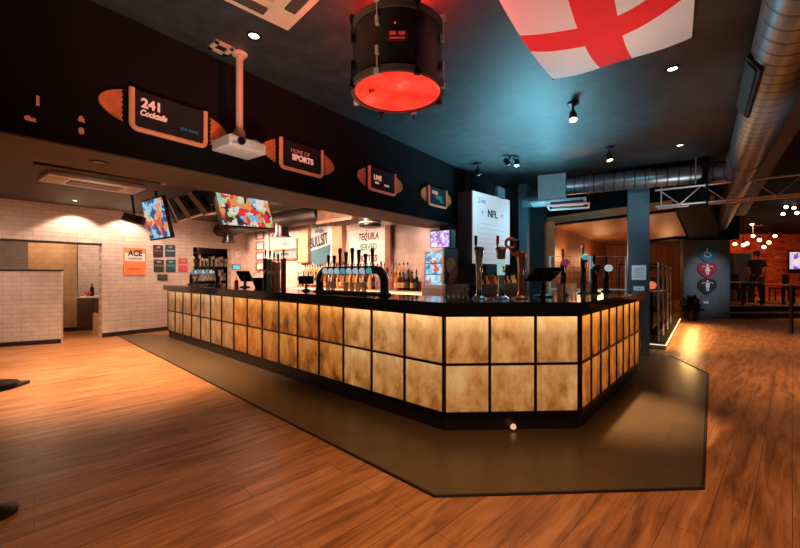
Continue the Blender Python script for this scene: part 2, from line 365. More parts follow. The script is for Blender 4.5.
# timber clad room
wl0, wl1 = at(545, 230, 8.0), at(606, 246, 14.6)
wall_obj('wall_timber', wl0[:2], wl1[:2], 0, 2.5, .1, M['wood'])
wall_obj('wall_timber', at(606, 246, 14.6)[:2], at(712, 246, 13.8)[:2], 0, 2.6, .1, M['wood'])
struct(MB().prism([tuple(p[:2]) for p in (at(545, 0, 8.0), at(674, 0, 6.3), at(690, 0, 13.9), at(600, 0, 15.2))], 2.42, 2.48).build('ceiling_timber', M['woodp']))
h0, h1 = onz(545, 223.5, 2.42), onz(672, 207.5, 2.42)
wall_obj('trim_5', h0[:2], h1[:2], 2.36, ZC, .12, M['soffit'])
wall_obj('trim_6', (h0+Vector((0, -.02, 0)))[:2], (h1+Vector((0, -.02, 0)))[:2], 2.40, 2.54, .02, M['header'])
o = MB().box((0, 0, 1.2), (.16, .2, 2.4)).build('trim_7', M['header']); o.location = at(549, 270, 7.9)*Vector((1, 1, 0)); struct(o)
# grey pier, raised floor and dark ceiling on the right
g0, g1 = at(683.5, 300, 11.3), at(730, 300, 11.3)
wall_obj('wall_pier', g0[:2], g1[:2], 0, 2.34, .14, M['conc'])
struct(MB().box(((g0.x+g1.x)/2-.2, 11.75, 2.68), (1.9, 1.4, .68)).build('ceiling_pier', M['soffit']))
bk = MB().prism([tuple(p[:2]) for p in (onz(676, 207, 2.4), onz(708, 200, 2.4), at(720, 0, 11.2), at(690, 0, 11.2))], 2.36, ZC-.01).build('ceiling_bulkhead', M['soffit']); struct(bk)
struct(MB().box((14.35, 13.97, .18), (9.0, 4.64, .36)).build('floor_stage', M['floor']))
struct(MB().box((14.35, 11.48, .09), (9.0, .34, .18)).build('trim_8', M['black']))
for i, (yy, zz) in enumerate(((11.305, .17), (11.645, .345))):
    struct(MB().box((14.35, yy, zz), (9.0, .014, .026)).build('trim_%d' % (9+i), M['steel']))
struct(MB().box((14.35, 11.645, .262), (9.0, .008, .14)).build('trim_11', M['black']))
mw = wall_obj('wall_mural', (9.0, 16.2), (19, 16.2), .3, 3.4, .1, M['mural'])
# pier beside the mural, black end wall
wall_obj('wall_right', (17.2, 15.9), (19.5, 9), 0, 3.2, .1, M['black'])

# ================================================================== BAR
def offs(poly, o):
    """offset an open polyline to its right-hand (customer) side"""
    out = []
    for i, p in enumerate(poly):
        p = Vector(p); ns = []
        for a, b in ((i-1, i), (i, i+1)):
            if a >= 0 and b < len(poly):
                d = (Vector(poly[b])-Vector(poly[a])).normalized(); ns.append(Vector((d.y, -d.x)))
        n = sum(ns, Vector((0, 0))).normalized(); out.append(p+n*(o/max(.2, n.dot(ns[0]))))
    return out
LINE = [(-8.912, 2.614), (-1.872, 2.614), (-1.03, 3.447), (-1.03, 5.954)]
bar = thing('bar_counter', 'long black framed bar counter faced with two rows of glowing amber stone panels', 'bar counter', (0, 0, 0), BA)
def ring(o1, o2, z0, z1, name, mat, parent):
    a, b = offs(LINE, o1), offs(LINE, o2)
    # close ends flush
    return MB().prism([tuple(p) for p in a]+[tuple(p) for p in b[::-1]], z0, z1).build(name, mat, parent)
ring(-.03, -.5, .15, 1.0, 'carcass', M['black'], bar)
ring(-.025, -.45, 0.006, .156, 'plinth', M['black'], bar)
fr = MB(); ZB, ZT = .156, .984; ZM = (ZB+ZT)/2; w = .022
segs = [(LINE[0], LINE[1], 16), (LINE[1], LINE[2], 3), (LINE[2], LINE[3], 8)]
panels = []
for si, (p, q, n) in enumerate(segs):
    p = Vector(p); q = Vector(q); d = (q-p); L = d.length; d.normalize(); a = math.atan2(d.y, d.x); nn = Vector((d.y, -d.x))
    for z in (ZB, ZM, ZT):
        cc = (p+q)/2+nn*-.012; fr.box((cc.x, cc.y, z), (L, .03, w), a)
    for k in range(n+1):
        cc = p+d*(L*k/n)+nn*-.012; fr.box((cc.x, cc.y, ZM), (w, .032, ZT-ZB+w), a)
    for k in range(n):
        for row in (0, 1):
            kk = n-1-k
            if si == 0: mat = 'on_pale' if kk < 3 else ('on_mid' if kk < 9 else 'on_grey')
            elif si == 1: mat = 'on_pale'
            else: mat = 'on_deep'
            mat += 'b' if row == 0 else 'a'
            key = (si, mat)
            cc = p+d*(L*(k+.5)/n)+nn*-.016
            z = (ZB if row == 0 else ZM)+w/2
            panels.append((mat, L/n-w, cc, z, a))
fr.build('frame', M['dmetal'], bar)
cache = {}
for mat, wd, cc, z, a in panels:
    key = (mat, round(wd, 3))
    if key not in cache:
        cache[key] = MB().box((0, 0, (ZM-ZB-w)/2), (wd, .012, ZM-ZB-w)).build('light_panel', M[mat], bar); o = cache[key]
    else:
        o = cache[key].copy(); COL.objects.link(o)
    o.location = (cc.x, cc.y, z); o.rotation_euler = (0, 0, a)
fl_ = MB().lathe([(0, .01), (.022, .012), (.026, 0), (0, 0)], seg=14).build('footlight', glow('footlight_glow', (1, .55, .3), .8), bar)
p = (Vector(LINE[1])+Vector(LINE[2]))/2; fl_.location = (p.x+.01, p.y-.012, .045); fl_.rotation_euler = (R(90), 0, R(45)); fl_['label'] = 'small warm light low in the plinth'
# worktop, one continuous slab
a, b = offs(LINE, .07), offs(LINE, -.62)
a[0].x -= .06; b[0].x -= .06; a[-1].y += .1; b[-1].y += .1
wt = MB().prism([tuple(p) for p in a]+[tuple(p) for p in b[::-1]], 1.0, 1.10)
bmesh.ops.bevel(wt.bm, geom=[e for e in wt.bm.edges if abs(e.verts[0].co.z-1.1) < 1e-4 and abs(e.verts[1].co.z-1.1) < 1e-4], offset=.01, segments=2, affect='EDGES')
wt = wt.build('bar_worktop', M['worktop']); wt.rotation_euler = (0, 0, BA)
tag(wt, 'glossy black worktop running along the whole glowing bar counter', 'worktop')

# back bar unit -------------------------------------------------------
bb = thing('back_bar_cabinet', 'long low back bar cabinet with a glowing shelf edge under the bottles', 'cabinet', B(-5.6, 4.72), BA)
MB().box((0, 0, .45), (4.9, .5, .9)).build('cabinet_body', M['woodl'], bb)
MB().box((0, 0, .92), (5.0, .54, .04)).build('cabinet_top', M['blackg'], bb)
MB().box((.2, .04, .985), (4.2, .02, .09)).build('lit_riser', M['backlight'], bb)
MB().box((.2, .13, 1.04), (4.3, .22, .02)).build('bottle_shelf', M['woodl'], bb)
MB().box((.2, .205, 1.13), (4.2, .12, .16)).build('upper_shelf', M['woodl'], bb)

# bottles -------------------------------------------------------------
def bottle(label, kind, glass, lab, capm, r, h, neck, group, name='liquor_bottle'):
    b = MB()
    b.lathe([(0, 0), (r*.95, 0), (r, .01), (r, h*.55), (r*.9, h*.62), (neck, h*.72), (neck*.95, h*.9), (0, h*.9)], seg=12, m=0)
    b.lathe([(r*1.02, h*.15), (r*1.02, h*.42)], seg=12, m=1)
    b.lathe([(neck*1.15, h*.88), (neck*1.15, h*.97), (neck*.35, h), (neck*.3, h*1.08), (0, h*1.08)], seg=10, m=2)
    o = b.build(name, [glass, lab, capm], smooth=True); return tag(o, label, 'bottle', group)
G = lambda n, c, tr=.35, em=0: pm(n, c, .08, trans=tr, var=.02, emit=c if em else None, es=em)
gl = dict(amber=G('amber_glass', (.75, .26, .04), .5, .12), brown=G('brown_glass', (.10, .025, .008)), clear=G('clear_glass', (.9, .75, .62), .75),
          green=G('green_glass', (.05, .16, .05)), dark=G('dark_glass', (.012, .014, .012), .1), red=G('red_glass', (.6, .03, .02), .4, .05), gold=G('gold_glass', (.85, .45, .10), .4, .12))
lb = dict(white=pm('cream_label', (.62, .45, .33), .6), black=M['ink'], red=pm('red_label', (.45, .08, .05), .6), yellow=pm('yellow_label', (.60, .33, .10), .6), blue=pm('blue_label', (.22, .30, .36), .6))
GB = 'spirit bottles on the lit back bar shelf'
kinds = [bottle('amber whisky bottle with white label on the lit back bar shelf', 0, gl['amber'], lb['white'], M['blackg'], .042, .31, .013, GB),
         bottle('clear spirit bottle with red label on the lit back bar shelf', 0, gl['clear'], lb['red'], M['chrome'], .038, .33, .013, GB),
         bottle('dark slender bottle with black label on the lit back bar shelf', 0, gl['dark'], lb['black'], M['blackg'], .037, .35, .013, GB),
         bottle('golden bottle with yellow label on the lit back bar shelf', 0, gl['gold'], lb['yellow'], M['chrome'], .041, .31, .014, GB),
         bottle('brown bottle with yellow label on the lit back bar shelf', 0, gl['brown'], lb['yellow'], M['blackg'], .040, .32, .014, GB),
         bottle('clear spirit bottle with blue label on the lit back bar shelf', 0, gl['clear'], lb['blue'], M['blackg'], .040, .32, .013, GB),
         bottle('red liqueur bottle with white label on the lit back bar shelf', 0, gl['red'], lb['white'], M['chrome'], .039, .29, .014, GB),
         bottle('green bottle with white label on the lit back bar shelf', 0, gl['green'], lb['white'], M['blackg'], .038, .32, .014, GB)]
used = set()
def put_bottle(k, loc, label=None, group=None):
    o = kinds[k]
    if k in used or label:
        if k in used: o = dup(o, loc, random.random()*6, label, group)
        else: used.add(k); o.location = loc
        if label: o['label'] = label; o['group'] = group
    else: used.add(k); o.location = loc
    return o
for i in range(38):
    k = random.choice([0, 1, 2, 3, 4, 5, 1, 5, 3, 0]) if i > 7 else i
    if i > 33: k = 2 if i % 2 else 4
    X = -7.42+i*.093
    put_bottle(k, B(X+random.uniform(-.01, .01), 4.80, 1.051))
for i in range(34):
    k = random.choice([0, 1, 3, 5, 2, 1])
    put_bottle(k, B(-7.39+i*.093+.045, 4.925, 1.211))

# --- a second counter under the white sports board with more bottles
sc_ = thing('side_cabinet', 'dark cabinet of bottles against the brick wall below the white notice board', 'cabinet', SP(6.0, 0, .28), SA)
MB().box((0, 0, .5), (2.0, .45, 1.0)).build('cabinet_body', M['black'], sc_)
MB().box((0, -.0, 1.015), (2.04, .5, .03)).build('cabinet_top', M['dmetal'], sc_)
MB().box((0, -.12, 1.10), (2.0, .22, .14)).build('upper_shelf', M['black'], sc_)
lab2 = {0: 'amber', 3: 'golden', 4: 'brown', 2: 'dark', 6: 'red'}
for i in range(17):
    k = random.choice([0, 3, 4, 0, 2, 6])
    p = SP(5.12+i*.108, 1.031, .41)
    o = put_bottle(k, p); 
    o['label'] = '%s bottle on the dark cabinet below the white notice board' % lab2[k]; o['group'] = 'bottles below the notice board'

# --- fridge and lit sign on the back bar
frp = at(428, 285, 5.62)
fg = thing('drinks_fridge', 'small glass-door drinks fridge with dark side on a grey plinth', 'fridge', B(-3.36, 4.62, 1.128), BA)
MB().box((0, .02, .29), (.36, .34, .58), m=0).build('cabinet', pm('fridge_side', (.05, .02, .035), .4), fg)
d = MB(); fw = .03
for z in (.02, .56): d.box((0, -.165, z), (.36, .03, .05))
for x in (-.165, .165): d.box((x, -.165, .29), (.03, .03, .56))
d.build('door', M['steel'], fg)
MB().box((0, -.158, .29), (.31, .006, .5)).build('lit_interior', screen('fridge_drinks', [(.25, .6, .8), (.6, .85, .95), (.10, .25, .45), (.8, .12, .08), (.45, .75, .9)], 16, 1.0), fg)
for z in (.2, .36): MB().box((0, -.168, z), (.31, .012, .012)).build('shelf', M['dmetal'], fg)
lg = MB(); lg.lathe([(0, .004), (.12, .004), (.12, 0), (0, 0)], seg=20, m=0, mat=Matrix.Rotation(R(90), 4, 'Y')); lg.build('yellow_disc', pm('fridge_yellow', (.75, .30, .03), .5), fg, loc=(.182, 0, .33))
# two red animal-like wedges simplified to swooshes
sw = MB(); sw.prism([(-.11, .10), (-.02, .22), (.10, .30), (.12, .18), (.05, .06), (-.04, .03)], 0, .006, mat=Matrix.Rotation(R(90), 4, 'Z') @ XZ)
sw.build('red_swoosh', pm('fridge_red', (.55, .03, .03), .5), fg, loc=(.187, .02, .03))
bx = thing('fridge_plinth', 'greyish box under the small glass-door fridge', 'box', B(-3.36, 4.62, .941), BA)
MB().box((0, 0, .095), (.44, .36, .185), bev=.006).build('box_body', bricks('plinth_tile', (.30, .22, .19), .03, .03, .6, (.2, .14, .12), msize=.003), bx)
MB().box((0, -.185, .1), (.36, .012, .13)).build('box_front', pm('plinth_front', (.24, .17, .15), .6), bx)
sg = thing('lit_menu_screen', 'small screen glowing purple on top of the drinks fridge', 'screen', B(-3.34, 4.64, 1.711), BA)
MB().box((0, 0, .14), (.38, .14, .28), bev=.008).build('casing', M['black'], sg)
MB().box((0, -.073, .14), (.34, .004, .24)).build('screen', screen('purple_screen', [(.75, .55, 1), (.25, .10, .5), (.85, .8, 1), (.45, .25, .9)], 22, 1.0, 3), sg)

# ================================================================== WALL DECOR in the bar
BW = (B(0, 4.985), B(1, 0))
def onback(px, py, off=0):
    o = B(0, 5.0-off); return onwall(px, py, (o.x, o.y), (BW[1].x, BW[1].y))
def onleft(px, py, off=.0):
    o = WP(0, 0, off); return onwall(px, py, (o.x, o.y), (WD.x, WD.y))
def frame_size(p, q): return (Vector(p)-Vector(q)).length
def panel(name, label, cat, fn, x0, y0, x1, y1, rz, mats, depth=.02, group=None, off=.012):
    """flat wall-mounted thing whose px box is given; returns (empty, w, h), local origin = bottom centre, -y faces out"""
    a, b = fn(x0, (y0+y1)/2, off), fn(x1, (y0+y1)/2, off); c0 = fn((x0+x1)/2, y1, off); c1 = fn((x0+x1)/2, y0, off)
    w = (a-b).length; h = c1.z-c0.z; mid = (a+b)/2
    t = thing(name, label, cat, (mid.x, mid.y, (fn((x0+x1)/2, y1, off)).z), rz, group)
    return t, w, h
# posters on the left wall
t, w, h = panel('poster', 'orange and white poster with dark letters ACE on the white brick wall', 'poster', onleft, 123.5, 248, 146, 275, WA, None)
MB().box((0, 0, h/2), (w, .012, h)).build('sheet', pm('orange_paper', (.9, .25, .09), .7), t)
MB().box((0, -.008, h*.66), (w*.9, .004, h*.30)).build('white_band', M['paper'], t)
text('ACE', h*.30, M['ink'], t, (0, -.013, h*.80), sx=.8, bold=.006)
text('CHAMPIONS', h*.10, M['ink'], t, (0, -.012, h*.60), sx=.8)
text('EVERY DAY', h*.10, pm('rust_ink', (.6, .1, .03), .7), t, (0, -.010, h*.22), sx=.9)
def small_poster(label, x0, y0, x1, y1, col, col2, txt):
    t, w, h = panel('poster', label, 'poster', onleft, x0, y0, x1, y1, WA, None)
    MB().box((0, 0, h/2), (w, .012, h)).build('sheet', pm('sheet_ink', tuple(c*.38 for c in col) if max(col) < .5 else col, .6), t)
    MB().box((0, -.008, h*.52), (w*.8, .004, h*.12)).build('stripe', pm('stripe_ink', col2, .6), t)
    text(txt, h*.2, M['paper'], t, (0, -.009, h*.8), sx=.7)
    return t
small_poster('black and brown poster, upper left of the four-poster block', 153.3, 245, 163, 257, (.05, .035, .035), (.25, .06, .05), 'GIN')
small_poster('plain blue poster with a pale stripe, upper right of the block', 165.3, 245, 175.3, 257, (.02, .14, .22), (.35, .4, .35), 'LIVE')
small_poster('dark grey poster with pale title, lower left of the block', 153.8, 259.5, 163.8, 272, (.05, .07, .08), (.3, .08, .06), 'RUM')
small_poster('bright blue poster, lower right of the four-poster block', 166, 259.5, 175.6, 272, (.02, .20, .32), (.03, .35, .5), 'QUIZ')
small_poster('small red square poster beside the four blue and dark ones', 178.3, 258.5, 187.5, 271.5, (.55, .10, .09), (.8, .35, .3), 'PUB')
small_poster('little dark green notice below the block of posters', 157.5, 274.5, 167.5, 280.5, (.06, .09, .07), (.12, .16, .13), 'ID')
# clock and tablet
p = onleft(238, 254.5, .02); ck = thing('wall_clock', 'round white clock on the pink tiled wall beside the store doorway', 'clock', p, WA)
MB().lathe([(0, 0), (.085, 0), (.09, .02), (.08, .025), (0, .025)], seg=24, mat=XZ).build('clock_face', M['white'], ck, smooth=True)
k = MB(); k.box((0, -.03, .025), (.008, .004, .05)); k.box((.018, -.03, 0), (.04, .004, .008)); k.build('hands', M['ink'], ck)
t, w, h = panel('wall_tablet', 'small blue lit tablet under the round clock', 'tablet', onleft, 232, 264.5, 240.5, 270, WA, None)
MB().box((0, 0, h/2), (w, .02, h)).build('casing', M['black'], t); MB().box((0, -.012, h/2), (w*.88, .004, h*.8)).build('screen', glow('tablet_glow', (.1, .55, .65), .7), t)
# store room behind doorway
def shelf_room():
    t = thing('store_shelving', 'dark shelving full of bottles and books seen through the doorway', 'shelving', WP(2.36, 0, -.95), WA)
    MB().box((0, .2, 1.05), (1.9, .03, 2.1)).build('back_panel', M['black'], t)
    for x in (-.93, 0, .93): MB().box((x, 0, 1.05), (.03, .36, 2.1)).build('upright', M['dmetal'], t)
    for z in (.3, .72, 1.12, 1.52, 1.9): MB().box((0, 0, z), (1.86, .36, .025)).build('shelf', M['dmetal'], t)
    return t
shelf_room()
gb2 = 'boxes and bottles on the store room shelves'
cols = [((.55, .45, .38), 'beige'), ((.05, .05, .06), 'black'), ((.35, .08, .05), 'red'), ((.30, .32, .35), 'grey'), ((.45, .35, .10), 'yellow'), ((.05, .12, .14), 'teal')]
cm = [(pm('carton_'+n, c, .7), n) for c, n in cols]
for zi, z in enumerate((.735, 1.135, 1.535)):
    x = -.85
    while x < .85:
        m_, n_ = random.choice(cm); w_ = random.uniform(.04, .10); h_ = random.uniform(.2, .34)
        b = MB(); b.box((0, 0, h_/2), (w_, .22, h_), bev=.006); b.box((0, -.112, h_*.55), (w_*.7, .004, h_*.3), m=1)
        o = b.build('carton', [m_, M['paper']]); q = WP(2.36+x+w_/2, z, -.97); o.location = q; o.rotation_euler = (0, 0, WA)
        tag(o, '%s narrow carton on the %s store room shelf' % (n_, ('lower', 'middle', 'upper')[zi]), 'carton', 'cartons on the store room shelves, %s one' % ('lower', 'middle', 'upper')[zi])
        x += w_+random.uniform(.01, .06)
wall_obj('wall_store', WP(1.2, 0, -1.2)[:2], WP(3.6, 0, -1.2)[:2], 0, 2.6, .05, M['black'])
# little framed pictures in a column
for i, y in enumerate((235.2, 246, 256.3, 266.3)):
    lab = ['topmost', 'second from top', 'third from top', 'lowest'][i]
    t, w, h = panel('picture_frame', 'small dark framed picture, %s of the column of four' % lab, 'picture', onback, 256.3, y-3.7, 263.5, y+3.7, BA, None, group='column of four small pictures')
    f = MB()
    for x in (-w/2, w/2): f.box((x, 0, h/2), (.035, .03, h+.035))
    for z in (0, h): f.box((0, 0, z), (w, .03, .035))
    f.build('frame', M['woodp'], t); MB().box((0, .006, h/2), (w*.85, .01, h*.85)).build('print', M['paper'], t)
a = onback(267.5, 215, .05); b = onback(267.5, 300, .05)
o = MB().cyl((0, 0, 1.0), (0, 0, 2.66), .045).build('wall_pipe', M['white']); o.location = (a.x, a.y, 0); tag(o, 'white vertical pipe on the wall beside the small pictures', 'pipe')
# white letter board with two rows
for i, (y0, y1, lab) in enumerate(((239, 249, 'upper'), (251, 258.5, 'lower'))):
    t, w, h = panel('letter_board', '%s white letter board with teal writing between the brown posts' % lab, 'sign', onback, 274.5, y0, 297, y1, BA, None, group='two white letter boards', off=.03)
    MB().box((0, 0, h/2), (w, .03, h)).build('board', pm('grey_board', (.42, .38, .35), .7) if i == 0 else pm('mint_board', (.16, .26, .25), .7), t)
    MB().box((0, -.004, -.02), (w+.05, .05, .04)).build('ledge', M['woodp'], t)
    text(('COCKTAIL LIST', 'SHOTS 2 FOR 1')[i], h*.42, M['ink'] if i else pm('teal_ink', (.05, .22, .24), .7), t, (0, -.018, h*.55), sx=.62, bold=.003)
# brown vertical posts on the back wall
for (x0, x1, y0, y1, lab) in ((299.5, 309.5, 226, 262, 'brown wooden post right of the letter boards'), (333.5, 343.5, 214, 262, 'brown wooden post right of the round wall sign'), (386.5, 392, 225, 276, 'brown wooden post right of the white tequila poster')):
    t, w, h = panel('wall_post', lab, 'post', onback, x0, y0, x1, y1, BA, None, off=.05)
    MB().box((0, 0, h/2), (w, .09, h), bev=.006).build('upright', M['woodl'] if x0 < 340 else M['woodp'], t)
    MB().box((0, 0, -.01), (w+.03, .11, .03)).build('foot_plate', M['woodp'], t)
# round wall sign
t, w, h = panel('wall_sign', 'round teal and white wall sign with bold slanted lettering', 'sign', onback, 307.5, 218, 331.5, 262, BA, None, off=.02)
tealink = pm('sign_teal', (.03, .15, .20), .6); navy = pm('sign_navy', (.03, .08, .12), .6)
MB().box((0, .01, h/2+.03), (w*1.12, .01, h*1.0)).build('backing', M['paper'], t)
poly = [(w*.5*math.cos(R(a)), h*.30+w*.42*math.sin(R(a))) for a in range(180, 361, 12)]
poly = [(-w*.46, h*.24)]+[(x*.92, z) for x, z in poly[1:-1]]+[(w*.46, h*.38)]
MB().prism(poly, 0, .008, mat=XZ).build('teal_bowl', tealink, t)
text('HOUSE', h*.20, navy, t, (.04, -.012, h*.86), sx=.85, bold=.004, name='lettering')
text('of the', h*.15, navy, t, (.02, -.012, h*.70), sx=.95, shear=.3)
text('BULLSIT', h*.34, navy, t, (0, -.014, h*.47), sx=.56, rot=R(9), bold=.008)
# tequila poster
t, w, h = panel('wall_poster', 'white poster with brush letters TEQUILA behind the tap handles', 'poster', onback, 350.5, 229, 386, 268, BA, None, off=.02)
MB().box((0, 0, h/2), (w, .012, h)).build('sheet', pm('poster_paper', (.85, .80, .74), .7), t)
text('TEQUILA', h*.24, pm('brown_ink', (.10, .035, .02), .7), t, (.03, -.009, h*.80), sx=.78, shear=.15, bold=.004)
text('SERVED', h*.23, pm('green_ink', (.04, .38, .22), .7), t, (.03, -.009, h*.53), sx=.8, bold=.004)
text('BOTTLES', h*.22, pm('maroon_ink', (.14, .04, .03), .7), t, (.03, -.009, h*.24), sx=.74, bold=.004)

# dark spiral duct under the inner ceiling with drop nozzles
dd = thing('ventilation_duct', 'dark spiral ventilation duct with drop outlets above the back bar', 'duct', (0, 0, 0), 0)
q0, q1 = at(220, 230, 9.9), at(322, 212, 7.1)
q0.z = q1.z = 2.47
L = (q1-q0).length; ang = math.atan2(q1.y-q0.y, q1.x-q0.x)
def duct(name, p, q, r, mat, parent, seg=28, ribs=None):
    p, q = Vector(p), Vector(q); d = q-p
    b = MB().lathe([(0, 0), (r, 0), (r, d.length), (0, d.length)], seg=seg)
    if ribs:
        for z in ribs: b.lathe([(r, z-.02), (r+.012, z-.015), (r+.012, z+.015), (r, z+.02)], seg=seg)
    o = b.build(name, mat, parent, smooth=True); o.location = p; o.rotation_mode = 'QUATERNION'; o.rotation_quaternion = d.to_track_quat('Z', 'Y'); return o
duct('main_run', q0, q1, .17, M['spirald'], dd, ribs=[.8, 1.9])
q2 = q1+(q1-q0).normalized()*.5
k = MB().box((q2.x, q2.y, 2.575), (.7, .40, .2), ang); k.build('junction_box', M['dmetal'], dd)
for px, y0, r in ((228.5, 242, .12), (281.5, 236, .15)):
    f = (px-220)/(322-220); 
    pt = onwall(px, 230, (q0.x, q0.y), (q1.x-q0.x, q1.y-q0.y)); zt = onwall(px, y0, (q0.x, q0.y), (q1.x-q0.x, q1.y-q0.y)).z
    duct('outlet', (pt.x, pt.y, zt), (pt.x, pt.y, 2.42), r, M['dmetal'], dd, ribs=[.03])
    MB().lathe([(0, 0), (r*1.3, 0), (r*1.3, .025), (0, .025)], seg=20).build('outlet_flange', M['dmetal'], dd, loc=(pt.x, pt.y, zt-.02))
# timber junction and hanging lamp near the right end of the duct
ob = thing('boxed_beam', 'short brown boxed beam under the soffit right of the dark duct', 'beam', at(343, 221, 6.6)*Vector((1, 1, 0))+Vector((0, 0, 2.22)), BA)
MB().box((0, 0, .12), (.95, .4, .24)).build('beam_body', pm('stained_beam', (.10, .045, .018), .6, var=.3), ob); MB().box((0, -.21, .02), (.96, .03, .05)).build('edge_strip', M['woodp'], ob)
pl = at(370, 221, 5.9); zl = at(370, 227, 5.9).z
hl = thing('ceiling_speaker', 'black cylindrical ceiling speaker hanging above the tequila poster', 'speaker', (pl.x, pl.y, zl), 0)
MB().lathe([(0, 0), (.15, 0), (.17, .02), (.17, .26), (.12, .29), (0, .29)], seg=24).build('housing', M['black'], hl, smooth=True)
MB().lathe([(.172, .05), (.176, .06), (.172, .07)], seg=24).build('trim_ring', M['steel'], hl)
MB().cyl((0, 0, .29), (0, 0, 2.68-zl), .02).build('stem', M['dmetal'], hl)

# ================================================================== TAPS ON THE BAR
handle_m = [M['black'], M['black'], pm('maroon_handle', (.10, .02, .015), .4), pm('green_handle', (.015, .06, .035), .4), M['dmetal']]
def bridge_font(label, X0, X1, Y, n, badges, group='arched black beer fonts'):
    mid = B((X0+X1)/2, Y, 1.10); L = X1-X0
    t = thing('beer_font', label, 'beer font', mid, BA, group)
    h = .27; r = .048; pts = [(-L/2, 0, .0), (-L/2, 0, h-.12)]
    for k in range(1, 7):
        a = PI/2*k/6; pts.append((-L/2+.13*(1-math.cos(a)), 0, h-.12+.13*math.sin(a)))
    for k in range(6, -1, -1):
        a = PI/2*k/6; pts.append((L/2-.13*(1-math.cos(a)), 0, h-.12+.13*math.sin(a)))
    pts.append((L/2, 0, 0))
    b = MB().tube(pts, r, 16); b.build('arched_tube', M['blackg'], t, smooth=True)
    for sx in (-1, 1): MB().lathe([(0, 0), (.085, 0), (.085, .012), (.055, .03), (.048, .05)], seg=20).build('foot_flange', M['dmetal'], t, smooth=True, loc=(sx*L/2, 0, 0))
    for i in range(n):
        x = -L/2+.19+(L-.38)*i/max(1, n-1)
        MB().lathe([(0, .02), (.030, .02), (.037, 0), (.037, -.03), (0, -.03)], seg=20, mat=XZ).build('lit_badge', badges[i % len(badges)], t, loc=(x, -.055, h))
        b = MB(); b.tube([(x, -.03, h-.03), (x, -.10, h-.045), (x, -.115, h-.10)], .012, 10); b.lathe([(0, 0), (.012, 0), (.014, .03), (0, .03)], (x, -.115, h-.13), 10)
        b.build('spout', M['chrome'], t, smooth=True)
        hh = random.uniform(.15, .24)
        MB().lathe([(0, 0), (.012, 0), (.010, .03), (.017, .06), (.020, hh*.7), (.026, hh*.88), (.018, hh), (0, hh)], seg=12).build('tap_handle', handle_m[i % 5], t, smooth=True, loc=(x, 0, h+.045))
    b = MB(); b.box((0, -.02, .012), (L*.8, .22, .02), bev=.004)
    for k in range(9): b.box((0, -.115+k*.024, .026), (L*.76, .006, .006))
    b.build('drip_tray', M['dmetal'], t)
    return t
bridge_font('arched black beer font with white glowing badges and a row of tall handles', -4.12, -2.93, 2.98, 8, [M['badge_w'], M['badge_w'], M['badge_w'], M['badge_c']])
bridge_font('arched black beer font at the far left end of the bar', -8.62, -7.3, 2.98, 6, [M['badge_c'], M['badge_w']])

def ctop(px, Yb):                                   # point on the worktop, seen at px, on the bar-frame line Y=Yb
    o = B(0, Yb); d = B(1, 0); p = onwall(px, 290, (o.x, o.y), (d.x, d.y)); return Vector((p.x, p.y, 1.10))
def tower(label, p, h, r, bodym, topm, style, rz=0, group='slim beer towers'):
    t = thing('beer_tower', label, 'beer tower', p, rz, group)
    MB().lathe([(0, 0), (r*2.0, 0), (r*2.0, .01), (r*1.1, .03), (r*.85, .06), (r*.8, h*.35), (r*.95, h*.7), (r*1.35, h*.9), (r*1.4, h*.93), (0, h*.93)], seg=20).build('column', bodym, t, smooth=True)
    MB().lathe([(r*1.4, h*.93), (r*1.5, h*.95), (r*1.2, h*.985), (0, h)], seg=20).build('cap', topm, t, smooth=True)
    b = MB(); b.tube([(0, -r, h*.62), (0, -r-.06, h*.60), (0, -r-.07, h*.5)], .010, 8); b.build('spout', M['chrome'], t, smooth=True)
    MB().lathe([(0, 0), (.008, 0), (.008, .04), (.015, .06), (.016, .13), (0, .14)], seg=10).build('tap_handle', topm if style != 2 else M['blackg'], t, smooth=True, loc=(-r*.9, 0, h*.93))
    if style == 1:
        MB().lathe([(r*.98, h*.45), (r*1.1, h*.75)], seg=20).build('lit_sleeve', glow('mint_sleeve', (.45, .85, .80), .6), t)
    if style == 2:
        b = MB(); tr = bmesh.ops; 
        pts = [(-.10+.045*math.cos(2*PI*k/16), 0, h+.07+.045*math.sin(2*PI*k/16)) for k in range(17)]; b.tube(pts, .014, 8)
        b.tube([(-.10, 0, h+.02), (-.08, 0, h-.03), (-.02, 0, h-.06)], .016, 8); b.build('ring_top', M['copper'], t, smooth=True)
    return t
tower('tall chrome beer tower with dark green cap on the corner of the bar', at(479, 303, 3.62)*Vector((1, 1, 0))+Vector((0, 0, 1.10)), .50, .033, M['chrome'], pm('green_cap', (.02, .10, .06), .3), 0)
tower('tall beer tower with mint sleeve and copper cap', at(501, 303, 3.62)*Vector((1, 1, 0))+Vector((0, 0, 1.10)), .50, .036, M['chrome'], M['copper'], 1)
tower('tall copper beer tower with a ring on top', at(521, 303, 3.62)*Vector((1, 1, 0))+Vector((0, 0, 1.10)), .46, .034, M['copper'], M['copper'], 2)
